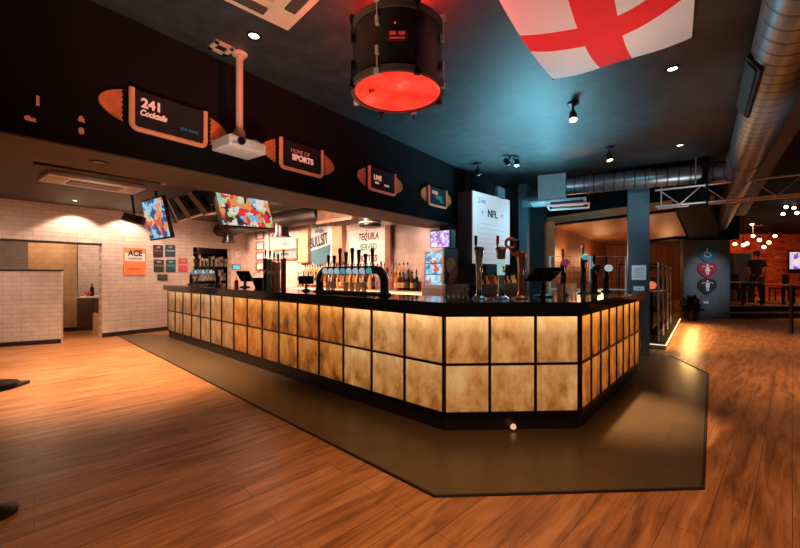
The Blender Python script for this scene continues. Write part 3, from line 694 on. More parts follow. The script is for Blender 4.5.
# left cluster of slim towers
clu = [(265.5, .52, 'black_t', (.02, .02, .025), 'black slim beer tower, leftmost of the coloured cluster'), (270, .50, 'mint_t', (.20, .42, .40), 'pale mint slim beer tower in the coloured cluster'),
       (274, .46, 'tan_t', (.45, .24, .13), 'tan slim beer tower in the middle of the cluster'), (278, .44, 'white_t', (.60, .66, .75), 'white slim beer tower beside the red one'),
       (283.5, .50, 'red_t', (.50, .05, .03), 'bright red slim beer tower, rightmost of the coloured cluster')]
for px, h, nm, col, lab in clu:
    m_ = pm(nm, col, .3); p = ctop(px, 3.0)
    t = thing('beer_tower', lab, 'beer tower', p, BA, 'coloured slim beer towers')
    MB().lathe([(0, 0), (.043, 0), (.043, .015), (.038, .03), (.036, h*.5), (.040, h*.85), (.043, h*.92), (0, h*.95)], seg=16).build('column', m_, t, smooth=True)
    MB().lathe([(0, 0), (.008, 0), (.008, .03), (.014, .06), (.016, .12), (0, .13)], seg=10).build('tap_handle', m_ if nm == 'red_t' else M['black'], t, smooth=True, loc=(.0, 0, h*.94))
    MB().tube([(0, -.03, h*.6), (0, -.09, h*.58), (0, -.10, h*.48)], .009, 8).build('spout', M['chrome'], t, smooth=True)
# tills
def till(label, p, rz, s=1, tilt=55):
    t = thing('till_terminal', label, 'till', p, rz, 'till terminals on the bar')
    MB().lathe([(0, 0), (.10*s, 0), (.10*s, .015), (.03*s, .03), (.025*s, .16*s), (0, .16*s)], seg=16).build('stand', M['black'], t, smooth=True)
    rot = Matrix.Rotation(R(-(90-tilt)), 4, 'X')
    o = MB().box((0, 0, 0), (.34*s, .035, .26*s), bev=.008).build('screen_housing', M['blackg'], t, loc=(0, 0, .24*s)); o.rotation_euler = (R(-(90-tilt)), 0, 0)
    c_ = MB().box((0, -.0195, 0), (.30*s, .003, .21*s)).build('screen', pm('dim_screen', (.03, .035, .04), .15, emit=(.3, .35, .4), es=.05), o)
    return t
till('black till screen on a stand left of the coloured beer towers', ctop(245, 3.05), BA+R(200), .8)
till('black tilted till terminal with silver edge between two beer fonts', ctop(306, 3.05), BA+R(235), .62, 35)
till('black tilted till screen on the bar right of the copper tower', B(-1.52, 3.86, 1.10), BA+R(235), .95, 30)
# coffee grinder bowl
t = thing('ice_bucket', 'dark rounded ice bucket beside the black slim beer tower', 'bucket', ctop(259, 3.08), 0)
MB().lathe([(0, 0), (.06, 0), (.10, .10), (.115, .17), (.10, .17), (.05, .01), (0, .01)], seg=20).build('bowl', M['blackg'], t, smooth=True); MB().tube([(-.11, 0, .17), (-.08, 0, .24), (0, 0, .27), (.08, 0, .24), (.11, 0, .17)], .007, 8).build('bucket_handle', M['steel'], t)
t = thing('juice_bottle', 'small orange squeeze bottle left of the till screen', 'bottle', ctop(236.5, 2.95), 0)
MB().lathe([(0, 0), (.035, 0), (.035, .11), (.012, .13), (0, .13)], seg=14).build('bottle_body', pm('orange_plastic', (.8, .15, .04), .4), t, smooth=True); MB().lathe([(.012, .13), (.006, .18), (0, .185)], seg=10).build('nozzle', M['paper'], t)
# fonts on the right-hand side of the bar
def post_font(label, p, h, r, lens, rz, bodym=None, extra=None):
    t = thing('beer_font', label, 'beer font', p, rz, 'single beer fonts on the right side of the bar')
    bodym = bodym or M['blackg']
    MB().lathe([(0, 0), (r*2, 0), (r*2, .012), (r, .03), (r, h*.8), (r*.7, h*.86), (0, h*.86)], seg=18).build('column', bodym, t, smooth=True)
    b = MB(); b.tube([(0, .03, h*.80), (0, -.04, h*.82), (0, -.09, h*.78)], r*.8, 12); b.build('tap_head', M['dmetal'], t, smooth=True)
    MB().lathe([(0, .02), (lens[1]*.85, .02), (lens[1], 0), (lens[1], -.03), (0, -.03)], seg=20, mat=XZ).build('lit_badge', lens[0], t, loc=(0, -.10, h*.86))
    MB().lathe([(0, 0), (.01, 0), (.012, .05), (.02, .10), (.016, .15), (0, .155)], seg=10).build('tap_handle', extra or M['black'], t, smooth=True, loc=(0, 0, h*.86))
    MB().tube([(0, -.09, h*.76), (0, -.10, h*.60)], .010, 8).build('spout', M['chrome'], t)
    return t
AR = BA+R(90)
pk = glow('pink_badge', (.55, .10, .22), .25)
for (px, X, h, r, lens, lab, ex) in ((563, -1.48, .42, .030, (pk, .04), 'black beer font with a pink badge and cream handle', M['cream']), (583, -1.40, .50, .030, (M['badge_c'], .035), 'tall beer font with pale blue badge and chrome top', M['chrome']),
                                 (594, -1.33, .36, .040, (M['dmetal'], .04), 'thick black beer font between the blue and white badges', M['black']), (606, -1.33, .36, .032, (M['badge_w'], .045), 'black beer font with a round glowing white badge', M['black'])):
    o = B(X, 0); d = B(0, 1); p = onwall(px, 290, (o.x, o.y), (d.x, d.y)); post_font(lab, (p.x, p.y, 1.10), h, r, lens, R(-8), None, ex)
# glasses on the counter, right part
def glass(label, p, group): 
    o = MB().lathe([(0, 0), (.028, 0), (.036, .13), (.033, .13), (.026, .01), (0, .01)], seg=14).build('pint_glass', M['glassb'], smooth=True); o.location = p; tag(o, label, 'glass', group); return o
g0_ = glass('empty pint glass standing on the bar near the fridge', at(452, 300, 3.95)*Vector((1, 1, 0))+Vector((0, 0, 1.10)), 'pint glasses on the bar near the fridge')
for px in (447, 457, 461, 466): dup(g0_, at(px, 300, 3.9+random.random()*.15)*Vector((1, 1, 0))+Vector((0, 0, 1.10)))
g1_ = glass('empty pint glass on the bar beside the arched font', ctop(346, 3.08), 'pint glasses below the arched beer font')
for px in (352, 358, 364, 328, 333): dup(g1_, ctop(px, 3.13), group='pint glasses below the arched beer font')
g2_ = glass('small glass on the right arm of the bar', B(-1.45, 4.35, 1.10), 'small glasses on the right arm of the bar')
for X, Y in ((-1.42, 4.5), (-1.52, 4.62), (-1.38, 4.9), (-1.45, 4.15)): dup(g2_, B(X, Y, 1.10))

# ================================================================== SOFFIT SIGNS
def ball_sign(label, t0, lines, zb=2.315):
    # american-football shaped sign: ellipse ends behind a black panel in a copper U frame
    t = thing('football_sign', label, 'sign', SP(t0, zb-.005, .012), SA, 'football shaped signs along the dark soffit')
    a_, b_ = .415, .122; cz = .135; N = 20
    for sgn in (-1, 1):
        pts = []
        x_cut = .285
        th = math.acos(x_cut/a_)
        for k in range(N+1):
            an = -th+2*th*k/N; pts.append((sgn*a_*math.cos(an), cz+b_*1.15*math.sin(an)))
        # laced inner edge
        top = pts[-1][1]; bot = pts[0][1]; n = 6
        for k in range(1, 2*n):
            z = top+(bot-top)*k/(2*n); pts.append((sgn*(x_cut+(.012 if k % 2 else 0)), z))
        MB().prism(pts, 0, .02, mat=XZ).build('leather_end', M['orangepaint'], t)
    MB().box((0, -.02, .135), (.48, .03, .245)).build('display', M['display'], t)
    f = MB(); r_ = .05; path = [(-.245, .265), (-.245, .03), (-.215, 0)]
    path = [(-.24, .265), (-.24, .035)]+[(-.205-.035*math.cos(a), .035-.035*math.sin(a)) for a in [R(x) for x in (30, 60, 90)]]
    path += [(.205, 0)]+[(.205+.035*math.sin(a), .035-.035*math.cos(a)) for a in [R(x) for x in (30, 60, 90)]]+[(.24, .265)]
    f.tube([(x, -.03, z) for x, z in path], .018, 8); f.build('copper_frame', M['amberled'], t, smooth=True)
    for (txt, sz, x, z, m_, kw) in lines: text(txt, sz, m_, t, (x, -.038, z), **kw)
    return t
ball_sign('football shaped sign reading 241 Cocktails, largest and nearest', .845, [('241', .085, -.125, .18, M['textpink'], dict(bold=.003)), ('Cocktails', .055, -.115, .115, M['textpink'], dict(shear=.3, sx=.8, bold=.002)), ('and more', .04, .12, .085, M['textteal'], dict(sx=.8))])
ball_sign('football shaped sign reading SPORTS, just right of the projector', 2.00, [('SPORTS', .075, 0, .115, M['textpink'], dict(sx=.95, bold=.003)), ('HOME OF', .05, -.03, .175, M['textdim'], dict())])
ball_sign('third football shaped sign with two small pink lines', 3.19, [('LIVE', .075, -.10, .15, M['textpink'], dict(bold=.003)), ('BEER', .035, -.11, .09, M['textpink'], {}), ('MUSIC', .035, .07, .085, M['textpink'], {})], 2.325)
ball_sign('farthest and smallest football shaped sign with teal writing', 4.45, [('GOOD', .065, -.09, .18, M['textpink'], dict(sx=.8)), ('TIMES', .075, .01, .12, M['textteal'], dict(bold=.004)), ('BAR', .05, .1, .07, M['textteal'], {})], 2.335)
sl = thing('soffit_lettering', 'tiny glowing copper marks on the soffit left of the 241 sign', 'sign', SP(.15, 2.3, .006), SA)
for px, py, tx, sz in ((37.5, 101.5, '1', .075), (30, 119, 'the', .035), (81, 119.5, '&', .045), (81, 131.5, '8', .05)):
    p = onwall(px, py, (S0.x, S0.y), (SD.x, SD.y)); 
    tt = (Vector((p.x, p.y))-S0).dot(SD)-.15
    text(tx, sz, M['textdim'], sl, (tt, -.002, p.z-2.3), bold=.003)

# ================================================================== PROJECTOR
pj = thing('projector', 'white ceiling projector hanging on a pole in front of the dark soffit', 'projector', (-1.25, 2.95, 2.275), R(54.5))
pb_ = MB().box((0, 0, .045), (.31, .25, .085), bev=.012); pb_.build('housing', M['white'], pj)
v = MB()
for k in range(9): v.box((.03+k*.012, -.126, .05), (.004, .004, .045))
v.build('vent_slots', M['cream'], pj)
MB().lathe([(0, .03), (.024, .03), (.030, .02), (.030, 0), (0, 0)], seg=20, mat=XZ).build('lens', M['blackg'], pj, smooth=True, loc=(-.065, -.122, .052))
MB().box((-.11, -.127, .03), (.05, .003, .012)).build('badge', M['steel'], pj)
m_ = MB(); m_.cyl((0, 0, .085), (0, 0, .10), .07); m_.tube([(0, 0, .10), (0, 0, .13)], .03)
for sx in (-1, 1):
    for sy in (-1, 1): m_.tube([(0, 0, .105), (sx*.10, sy*.07, .108), (sx*.12, sy*.09, .088)], .009, 8)
m_.lathe([(.0, .12), (.04, .125), (.044, .15), (.04, .175), (0, .18)]); m_.build('bracket', M['steel'], pj, smooth=True)
MB().cyl((0, 0, .17), (0, 0, ZC-2.275), .027, seg=20).build('pole', M['cream'], pj, smooth=True)
MB().lathe([(0, -.02), (.05, -.02), (.06, 0), (0, 0)], seg=20).build('ceiling_plate', M['cream'], pj, loc=(0, 0, ZC-2.275))

# ================================================================== DRUM LAMP
dc = at(397.5, 90, 2.36)
dr = thing('drum_lamp', 'upside down black bass drum lamp with glowing red skin on the ceiling', 'lamp', (dc.x, dc.y, 2.455), 0)
r = .275; H = .355
MB().lathe([(r-.012, .03), (r, .03), (r, H), (r-.012, H)], seg=48).build('shell', pm('black_drum_wrap', (.012, .011, .011), .42), dr, smooth=True)
for z in (0, H): MB().lathe([(r-.008, z), (r+.012, z), (r+.014, z+.035), (r+.004, z+.042), (r-.004, z+.04), (r-.008, z)], seg=48).build('hoop', pm('brown_hoop', (.10, .075, .065), .45, .3), dr, smooth=True)
MB().lathe([(0, .012), (r-.01, .012), (r-.01, .018), (0, .018)], seg=48).build('drum_skin', M['redhead'], dr)
for k in range(8):
    a = 2*PI*k/8+R(-67.5)
    for zl, sg in ((.12, -1), (H-.07, 1)):
        b = MB(); b.box((r+.012, 0, zl), (.024, .022, .05), bev=.004); ze = .0 if sg < 0 else H+.045
        b.cyl((r+.018, 0, min(zl, ze)), (r+.018, 0, max(zl, ze)), .005, seg=8); b.box((r+.016, 0, ze), (.026, .03, .03))
        o = b.build('tension_lug', M['steel'] if k % 2 else M['dmetal'], dr); o.rotation_euler = (0, 0, a)
lgm = pm('badge_red', (.10, .012, .01), .5)
bd = MB().box((0, 0, 0), (.115, .006, .06)).build('badge', lgm, dr, loc=(0, -r-.006, .19))
b = MB(); b.box((-.025, -.005, .012), (.035, .004, .018)); b.box((.025, -.005, .012), (.035, .004, .018)); b.box((0, -.005, -.014), (.085, .004, .008)); b.build('badge_mark', glow('dull_red', (.8, .08, .05), .25), bd)
MB().lathe([(0, 0), (.006, 0), (0, .01)], seg=8, mat=XZ).build('air_hole', glow('red_dot', (1, .1, .05), .6), dr, loc=(-.012, -r, .265))
text('P', .08, M['ink'], dr, (-.16, -.02, .008), 'head_mark').rotation_euler = (R(90), 0, 0)
for k, sx in enumerate((-.11, .11)):
    MB().tube([(sx, r*.93, .03), (sx, r*.98, -.03), (sx*1.1, r*.99, -.045)], .008, 8).build('spur', M['dmetal'], dr)
MB().cyl((0, 0, H-.02), (0, 0, ZC-2.455), .03).build('ceiling_stem', M['black'], dr)
MB().lathe([(0, H*.55), (r-.02, H*.55), (r-.02, H*.57), (0, H*.57)], seg=32).build('inner_plate', M['black'], dr)

# ================================================================== FLAG
fc0, fc1 = onz(553, 79, 3.0), onz(692, 37, 3.0)
ux = (fc1-fc0).normalized(); uy = Vector((-.69, -.94, 0)).normalized(); FW = (fc1-fc0).length; FL = 1.46
bm = bmesh.new(); NX, NY = 26, 38; grid = []
for j in range(NY+1):
    row = []
    for i in range(NX+1):
        u, v_ = i/NX, j/NY
        z = 3.0-.14*math.sin(PI*v_)*(.35+.65*math.sin(PI*u))-.03*math.sin(PI*u)-.008*math.sin(9*u+3*v_)
        p = fc0+ux*(u*FW)+uy*(v_*FL); row.append(bm.verts.new((p.x, p.y, z)))
    grid.append(row)
for j in range(NY):
    for i in range(NX):
        f = bm.faces.new((grid[j][i], grid[j][i+1], grid[j+1][i+1], grid[j+1][i])); f.smooth = True
        u, v_ = (i+.5)/NX, (j+.5)/NY
        f.material_index = 1 if (abs(u-.5) < .115 or abs(v_-.50) < .075) else 0
me = bpy.data.meshes.new('hanging_flag'); bm.to_mesh(me); bm.free()
me.materials.append(pm('flag_white_glow', (.80, .74, .72), .8, var=.04, scale=3, emit=(.8, .6, .56), es=.14)); me.materials.append(pm('flag_red_glow', (.75, .02, .02), .8, var=.05, scale=3, emit=(.9, .02, .02), es=.22))  # slight emission in both colours stands in for light on the cloth
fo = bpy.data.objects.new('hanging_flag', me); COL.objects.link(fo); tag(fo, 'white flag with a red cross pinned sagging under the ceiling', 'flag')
for nm, p in (('flag_pin', fc0), ('flag_pin', fc1)):
    o = MB().cyl((p.x, p.y, 2.99), (p.x, p.y, ZC), .008, seg=8).build(nm, M['dmetal'], fo)

# ================================================================== CEILING FITTINGS
def cassette(label, corner, d1, d2, s, z):
    c = Vector((corner.x, corner.y, 0))+d1*s/2+d2*s/2
    t = thing('air_conditioner', label, 'air conditioner', (c.x, c.y, z), math.atan2(d1.y, d1.x))
    MB().box((0, 0, -.015), (s, s, .03), bev=.008).build('surround', M['cream'], t)
    for k in range(4):
        a = k*PI/2; o = MB().box((s*.40, 0, -.036), (.07, s*.56, .012)).build('louvre', M['ceil2'], t); o.rotation_euler = (0, 0, a)
    b = MB().box((0, 0, -.034), (s*.56, s*.56, .01))
    b.build('intake_grille', pm('grille_tan', (.45, .29, .19), .5), t)
    b = MB()
    for k in range(5): b.box((-s*.24+k*s*.12, 0, -.042), (.008, s*.5, .008))
    b.build('grille_bars', M['ceil2'], t)
cor = onz(288, 27, ZC)
cassette('beige square ceiling air conditioner at the top edge near the drum', cor, Vector((-.72, -.69, 0)).normalized(), Vector((.69, -.72, 0)).normalized(), .92, ZC)
p1, p2, p3 = onz(51, 170, 2.66), onz(144, 182, 2.66), onz(46, 184, 2.66)
t = thing('air_conditioner', 'long beige ceiling cassette unit over the left floor, under the soffit', 'air conditioner', onz(95, 181.5, 2.68), SA)
MB().box((0, 0, -.03), (1.12, .60, .06), bev=.01).build('surround', M['white'], t)
MB().box((0, 0, -.065), (.60, .32, .015)).build('intake_grille', pm('grille_brown', (.10, .06, .04), .5), t)
for sx in (-1, 1):
    b = MB()
    for k in range(5): b.box((sx*(.35+k*.04), 0, -.066), (.018, .42, .014))
    b.build('louvre', M['white'], t)
pa_ = [onz(33, 160.5, 2.66), onz(163, 181, 2.66)]
tr = thing('track_rail', 'black track rail along the inner ceiling in front of the long cassette', 'rail', pa_[0]*Vector((1, 1, 0)), 0)
d_ = (pa_[1]-pa_[0]); MB().tube([(0, 0, 2.64), (d_.x, d_.y, 2.64)], .035, 8).build('rail', M['black'], tr); MB().sph((d_.x, d_.y, 2.64), .045).build('end_cap', M['cream'], tr)
t = thing('ceiling_vent', 'small square beige vent next to the projector pole', 'vent', onz(221, 47, ZC), R(50))
b = MB()
for a in range(4): 
    q = Matrix.Rotation(a*PI/2, 4, 'Z') @ Vector((.055, 0, -.008)); b.box(q, (.032, .142, .016), a*PI/2)
b.build('vent_frame', M['cream'], t); MB().box((0, 0, -.002), (.09, .09, .006)).build('vent_core', M['black'], t)
def downlight(label, px, py, z, mat, rr=.035):
    t = thing('ceiling_downlight', label, 'downlight', onz(px, py, z), 0)
    MB().lathe([(rr, 0), (rr+.02, 0), (rr+.018, -.008), (rr, -.006)], seg=20).build('bezel', M['black'], t, smooth=True)
    MB().lathe([(0, -.003), (rr, -.003), (rr, -.001), (0, -.001)], seg=20).build('lens', mat, t)
for lab, px, py, z in (('lit recessed downlight between the square vent and beige cassette', 254, 35.5, ZC), ('recessed downlight just right of the flag corner', 672.5, 68.5, ZC), ('recessed downlight above the horizontal duct', 680, 145, ZC),
                    ('recessed downlight under the inner ceiling at the white brick wall', 75, 200.5, 2.68), ('tiny recessed downlight in the soffit underside', 99, 162, 2.11)):
    downlight(lab, px, py, z, M['whiteglow'] if px != 99 else M['cream'])
def spot_lamp(label, px, py, z_d, yaw, tilt, lit=True, twin=False):
    p = onz(px, py, ZC)
    t = thing('spot_lamp', label, 'spotlight', p, yaw)
    MB().lathe([(0, 0), (.055, 0), (.055, -.02), (.02, -.035), (0, -.035)], seg=18).build('ceiling_base', M['black'], t, smooth=True)
    for sx in ((-1, 1) if twin else (0,)):
        b = MB().tube([(sx*.02, 0, -.02), (sx*.07, 0, -.07)] if twin else [(0, 0, -.02), (0, 0, -.10)], .012, 8); b.build('arm', M['black'], t)
        b = MB().lathe([(0, .05), (.03, .05), (.035, .03), (.038, -.05), (.046, -.065), (.04, -.068), (.034, -.05)], seg=18)
        h = b.build('lamp_head', M['dmetal'], t, smooth=True, loc=(sx*.09, 0, -.13 if not twin else -.09)); h.rotation_euler = (R(tilt), R(25*sx), 0)
        MB().lathe([(0, -.055), (.038, -.055), (.038, -.05), (0, -.05)], seg=18).build('bulb', M['warmglow'] if lit else M['steel'], h)
spot_lamp('lit black ceiling spotlight below the flag corner, largest', 573, 103, 0, R(-20), -30)
spot_lamp('lit black ceiling spotlight above the horizontal duct', 609, 147, 0, R(0), -22)
spot_lamp('twin black ceiling spotlight left of the teal air box', 512, 156, 0, R(20), -20, False, True)
spot_lamp('small black ceiling spotlight above the white notice board', 478, 163, 0, R(60), -15, False)

# NFL light board ------------------------------------------------------
a_ = at(472, 227, 5.9); b_ = at(509.5, 227, 6.7)
d_ = (b_-a_); L = math.hypot(d_.x, d_.y); rz = math.atan2(d_.y, d_.x)
mid = (a_+b_)/2
zb, zt = at(472, 264, 5.9).z, at(472, 190, 5.9).z
t = thing('notice_board', 'tall white illuminated notice board reading NFL on a teal box', 'notice board', (mid.x, mid.y, zb), rz)
MB().box((0, .14, (zt-zb)/2), (L, .27, zt-zb)).build('box_body', M['teal'], t)
MB().box((0, -.004, (zt-zb)/2), (L-.02, .012, zt-zb-.02)).build('white_face', pm('board_white', (.62, .60, .62), .5, emit=(.75, .70, .74), es=.42, var=.06, scale=3), t)
text('NFL', .17, M['ink'], t, (0, -.013, (zt-zb)*.72), sx=1.0, bold=.004); text('Live', .13, pm('grey_ink', (.38, .42, .44), .7), t, (-L*.28, -.012, (zt-zb)*.88), shear=.3)
for sx in (-1, 1): text('*', .14, pm('teal_star', (.1, .45, .5), .6), t, (sx*.3, -.012, (zt-zb)*.70))
b = MB()
for k in range(8): b.box((0, -.012, (zt-zb)*(.08+.07*k)), (L*.7, .004, .008))
b.build('ruled_lines', pm('pale_grey', (.54, .53, .55), .7, emit=(.7, .68, .7), es=.25), t)
p = at(500, 193, 7.0); o = thing('exit_box', 'small pale teal box on the wall above the notice board', 'box', (at(500, 196, 6.4).x, 6.4, 2.62), SA)
MB().box((0, 0, .09), (.32, .05, .18), bev=.008).build('casing', M['teal'], o); MB().box((0, -.028, .09), (.28, .006, .14)).build('front_plate', pm('pale_teal', (.2, .32, .34), .5), o)

# ================================================================== DUCTS RIGHT
bd_ = thing('spiral_duct', 'big silver spiral duct running along the ceiling on the right', 'duct')
e0, e1 = Vector((1.36, 1.03, 2.76)), Vector((9.9, 11.75, 2.76)); dd_ = (e1-e0).normalized()
duct('main_tube', e0, e1, .175, M['spiral'], bd_, 40, ribs=[4.55, 7.5])
# slot diffuser on its flank
sd = MB(); sd.box((0, 0, 0), (.95, .05, .13), m=0); sd.box((0, -.02, 0), (.88, .03, .085), m=1)
o = sd.build('slot_diffuser', [M['dmetal'], M['black']], bd_); q = e0+dd_*2.1; side = Vector((-dd_.y, dd_.x, 0)); o.location = q+side*.145+Vector((0, 0, -.075)); o.rotation_euler = (R(30), 0, math.atan2(dd_.y, dd_.x)+PI)
for s_ in (1.6, 4.4, 6.6):
    q = e0+dd_*s_; MB().cyl((q.x, q.y, 2.93), (q.x, q.y, ZC), .006, seg=6).build('hanger_rod', M['steel'], bd_)
hd = thing('branch_duct', 'horizontal silver spiral branch duct joining the big duct', 'duct')
f0 = at(566, 187.5, 6.55); f1 = at(706, 174, 5.65); f0.z = f1.z = 2.84
duct('main_tube', f0, f1, .145, M['spiral'], hd, 32, ribs=[.35, .55, 1.2])
f2 = e0+dd_*5.45; duct('elbow', f1, (f2.x, f2.y, 2.78), .15, M['spiral'], hd, 32)
ab = thing('air_handling_box', 'teal lit square air box on the end of the branch duct', 'air box', at(552, 200, 6.55)*Vector((1, 1, 0)), R(-26))
MB().box((0, .15, 2.81), (.44, .5, .45)).build('housing', pm('air_box', (.25, .33, .35), .45), ab)
MB().box((.10, -.02, 2.555), (.86, .5, .025)).build('diffuser_plate', pm('diffuser', (.35, .40, .40), .4), ab)
b = MB()
for dx, dy, sx, sy in ((0, -.22, .62, .02), (0, .22, .62, .02), (-.31, 0, .02, .46), (.31, 0, .02, .46)): b.box((.26+dx, -.02+dy, 2.47), (sx, sy, .03))
b.build('diffuser_rim', M['steel'], ab)
MB().box((.24, -.02, 2.52), (.5, .36, .06)).build('diffuser_throat', M['black'], ab)
MB().box((.10, -.02, 2.575), (.66, .34, .03)).build('diffuser_neck', M['teal'], ab)
MB().cyl((-.5, .15, 2.64), (-.15, .15, 2.64), .10, seg=20).build('stub_duct', M['teal'], ab)
# lighting truss
tz0, tz1 = 2.38, 2.63
ts = onz(655, 206.5, tz0); te = onz(767, 196.5, tz0); td = (te-ts).normalized(); TL = 2.6
tr = thing('lighting_truss', 'silver ladder lighting truss hanging across the big duct', 'truss', (ts.x, ts.y, 0), math.atan2(td.y, td.x))
for z in (tz0, tz1): MB().cyl((0, 0, z), (TL, 0, z), .016, seg=12).build('chord', M['steel'], tr, smooth=True)
MB().cyl((.02, .22, tz0), (TL, .22, tz0), .016, seg=12).build('chord', M['steel'], tr, smooth=True)
x = .05; up = False; b = MB(); b.cyl((.08, 0, tz0), (.08, 0, tz1+.04), .010, seg=8)
while x < TL-.3:
    b.cyl((x, 0, tz1 if not up else tz0), (x+.26, 0, tz0 if not up else tz1), .009, seg=8); b.cyl((x, .22, tz0), (x, 0, tz0), .009, seg=8); x += .26; up = not up
b.build('lattice_braces', M['steel'], tr)
for xx in (.5, 2.0): MB().cyl((xx, 0, tz1), (xx, 0, ZC), .006, seg=6).build('hanger_rod', M['steel'], tr)
lp = onz(711, 193, 2.60); t = thing('truss_lamp', 'small round cream lamp fixed to the truss beside the duct', 'lamp', (lp.x, lp.y, 2.53), 0)
MB().sph((0, 0, 0), .045).build('globe', M['cream'], t, smooth=True); MB().cyl((0, 0, .04), (0, 0, .12), .012).build('clamp', M['dmetal'], t)

# column at bar end with notices
cp = at(638, 280, 6.35)
cl = MB().box((0, 0, ZC/2), (.30, .30, ZC)).build('wall_column', M['teal']); cl.location = (cp.x, cp.y, 0); cl.rotation_euler = (0, 0, R(-28)); struct(cl)
nd = Vector((math.sin(R(-28)), -math.cos(R(-28)), 0))
for (z0, hh, ww, lab) in ((1.235, .24, .20, 'white printed notice on the teal column'), (1.06, .07, .15, 'small white card low on the teal column')):
    q = cp+nd*.157; t = thing('paper_notice', lab, 'notice', (q.x, q.y, z0), R(-28))
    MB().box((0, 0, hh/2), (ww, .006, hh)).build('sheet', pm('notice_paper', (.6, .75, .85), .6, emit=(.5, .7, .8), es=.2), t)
    if hh > .1:
        b = MB()
        for k in range(5): b.box((0, -.004, hh*(.2+.14*k)), (ww*.7, .002, .006))
        b.build('print_lines', M['ink'], t)
    else: text('BAR', .03, M['ink'], t, (0, -.005, hh/2))

# mesh barrier panels behind the bar's right arm
def barrier(label, a, b, z0, z1, full=True):
    d = b-a; L = math.hypot(d.x, d.y); t = thing('barrier_panel', label, 'barrier', (a.x, a.y, 0), math.atan2(d.y, d.x), 'metal framed mesh panels behind the bar')
    f = MB(); f.tube([(0, 0, 0), (0, 0, z1), (L, 0, z1), (L, 0, 0)], .021, 8); f.cyl((0, 0, z0), (L, 0, z0), .016); f.build('frame', M['white'], t)
    g = MB(); n = int(L/.07)
    for k in range(1, n): g.cyl((L*k/n, 0, z0), (L*k/n, 0, z1), .003, seg=5)
    for k in range(1, 6): g.cyl((0, 0, z0+(z1-z0)*k/6), (L, 0, z0+(z1-z0)*k/6), .003, seg=5)
    g.build('mesh_infill', M['dmetal'], t)
barrier('left mesh barrier panel with silver frame behind the bar', at(550, 256, 6.9), at(590, 256, 6.9), 1.05, at(0, 256.5, 6.9).z)
barrier('right mesh barrier panel with thick silver frame beside the column', at(593, 256, 6.85), at(626, 256, 6.75), 1.05, at(0, 256.5, 6.8).z)

# ================================================================== RIGHT SIDE
pf0, pf1 = onz(665.5, 349.7, 0), onz(683, 316, 0); pd = (pf1-pf0).normalized(); pn = Vector((-pd.y, pd.x, 0)); pa2 = math.atan2(pd.y, pd.x)
PL = min(5.0, (pf1-pf0).length-.8)
t = thing('low_platform', 'low black platform edged with an amber light strip, right of the bar', 'platform', (pf0.x, pf0.y, 0), pa2)
MB().box((PL/2, .55, .06), (PL, 1.1, .12)).build('deck', M['black'], t)
MB().box((PL/2, -.006, .075), (PL, .012, .018)).build('light_strip', M['strip'], t)
MB().box((-.006, .25, .075), (.012, .5, .018)).build('end_strip', pm('end_strip', (.5, .5, .5), .4, emit=(1, .8, .6), es=1.0), t)
for k in range(2): MB().box((-.012, .25, .03+.07*k), (.02, .5, .012)).build('end_trim', M['steel'], t)
def on_platform(s_, off, z=.12): q = pf0+pd*s_+pn*off; return Vector((q.x, q.y, z))
def rack(label, s_, h, w=.92, dpt=.62):
    t = thing('storage_rack', label, 'rack', on_platform(s_, .42), pa2, 'dark racks on the lit platform')
    for x in (-w/2, w/2):
        for y in (-dpt/2, dpt/2): MB().cyl((x, y, 0), (x, y, h), .014, seg=8).build('upright', M['steel'] if y < 0 else M['dmetal'], t)
    for k, z in enumerate((.12, h*.38, h*.62, h*.98)): MB().box((0, 0, z), (w, dpt, .02)).build('shelf', M['dmetal'], t)
    MB().box((0, .02, h*.25), (w*.9, dpt*.8, h*.22), bev=.02).build('crate', M['black'], t)
    MB().box((0, .02, h*.5), (w*.85, dpt*.8, h*.2), bev=.02).build('crate', M['blackg'], t)
rack('nearest tall steel storage rack at the front of the lit platform', .55, 1.42)
rack('second steel storage rack behind the first on the platform', 1.62, 1.38)
rack('third steel storage rack, farthest along the lit platform', 2.7, 1.36)
# high stool stack
def stool(label, s_, off, group='dark chairs along the lit platform'):
    t = thing('bar_chair', label, 'chair', on_platform(s_, off), pa2+R(90), group)
    for x in (-.17, .17):
        for y in (-.17, .17): MB().cyl((x*1.15, y*1.15, 0), (x, y, .62), .013, seg=8).build('leg', M['dmetal'], t)
    MB().box((0, 0, .645), (.40, .40, .06), bev=.02).build('seat', M['black'], t); MB().box((0, .19, .93), (.38, .04, .42), bev=.015).build('backrest', M['black'], t)
    MB().box((0, -.18, .25), (.36, .02, .02)).build('foot_rail', M['steel'], t)
    return t
stool('black high chair in front of the timber wall, nearest of three', 3.5, .35); stool('black high chair in front of the timber wall, middle of three', 3.95, .35); stool('black high chair in front of the timber wall, farthest of three', 4.4, .35)
t = thing('table_lamp', 'little round orange lamp on the nearest steel rack', 'lamp', on_platform(.55, .25, 1.015+.0), 0)
MB().sph((0, 0, .10), .075).build('shade', glow('orange_globe', (1, .25, .10), .7), t, smooth=True); MB().lathe([(0, -.12), (.05, -.12), (.015, 0), (.01, .03), (0, .03)], seg=14).build('base', M['dmetal'], t, smooth=True)
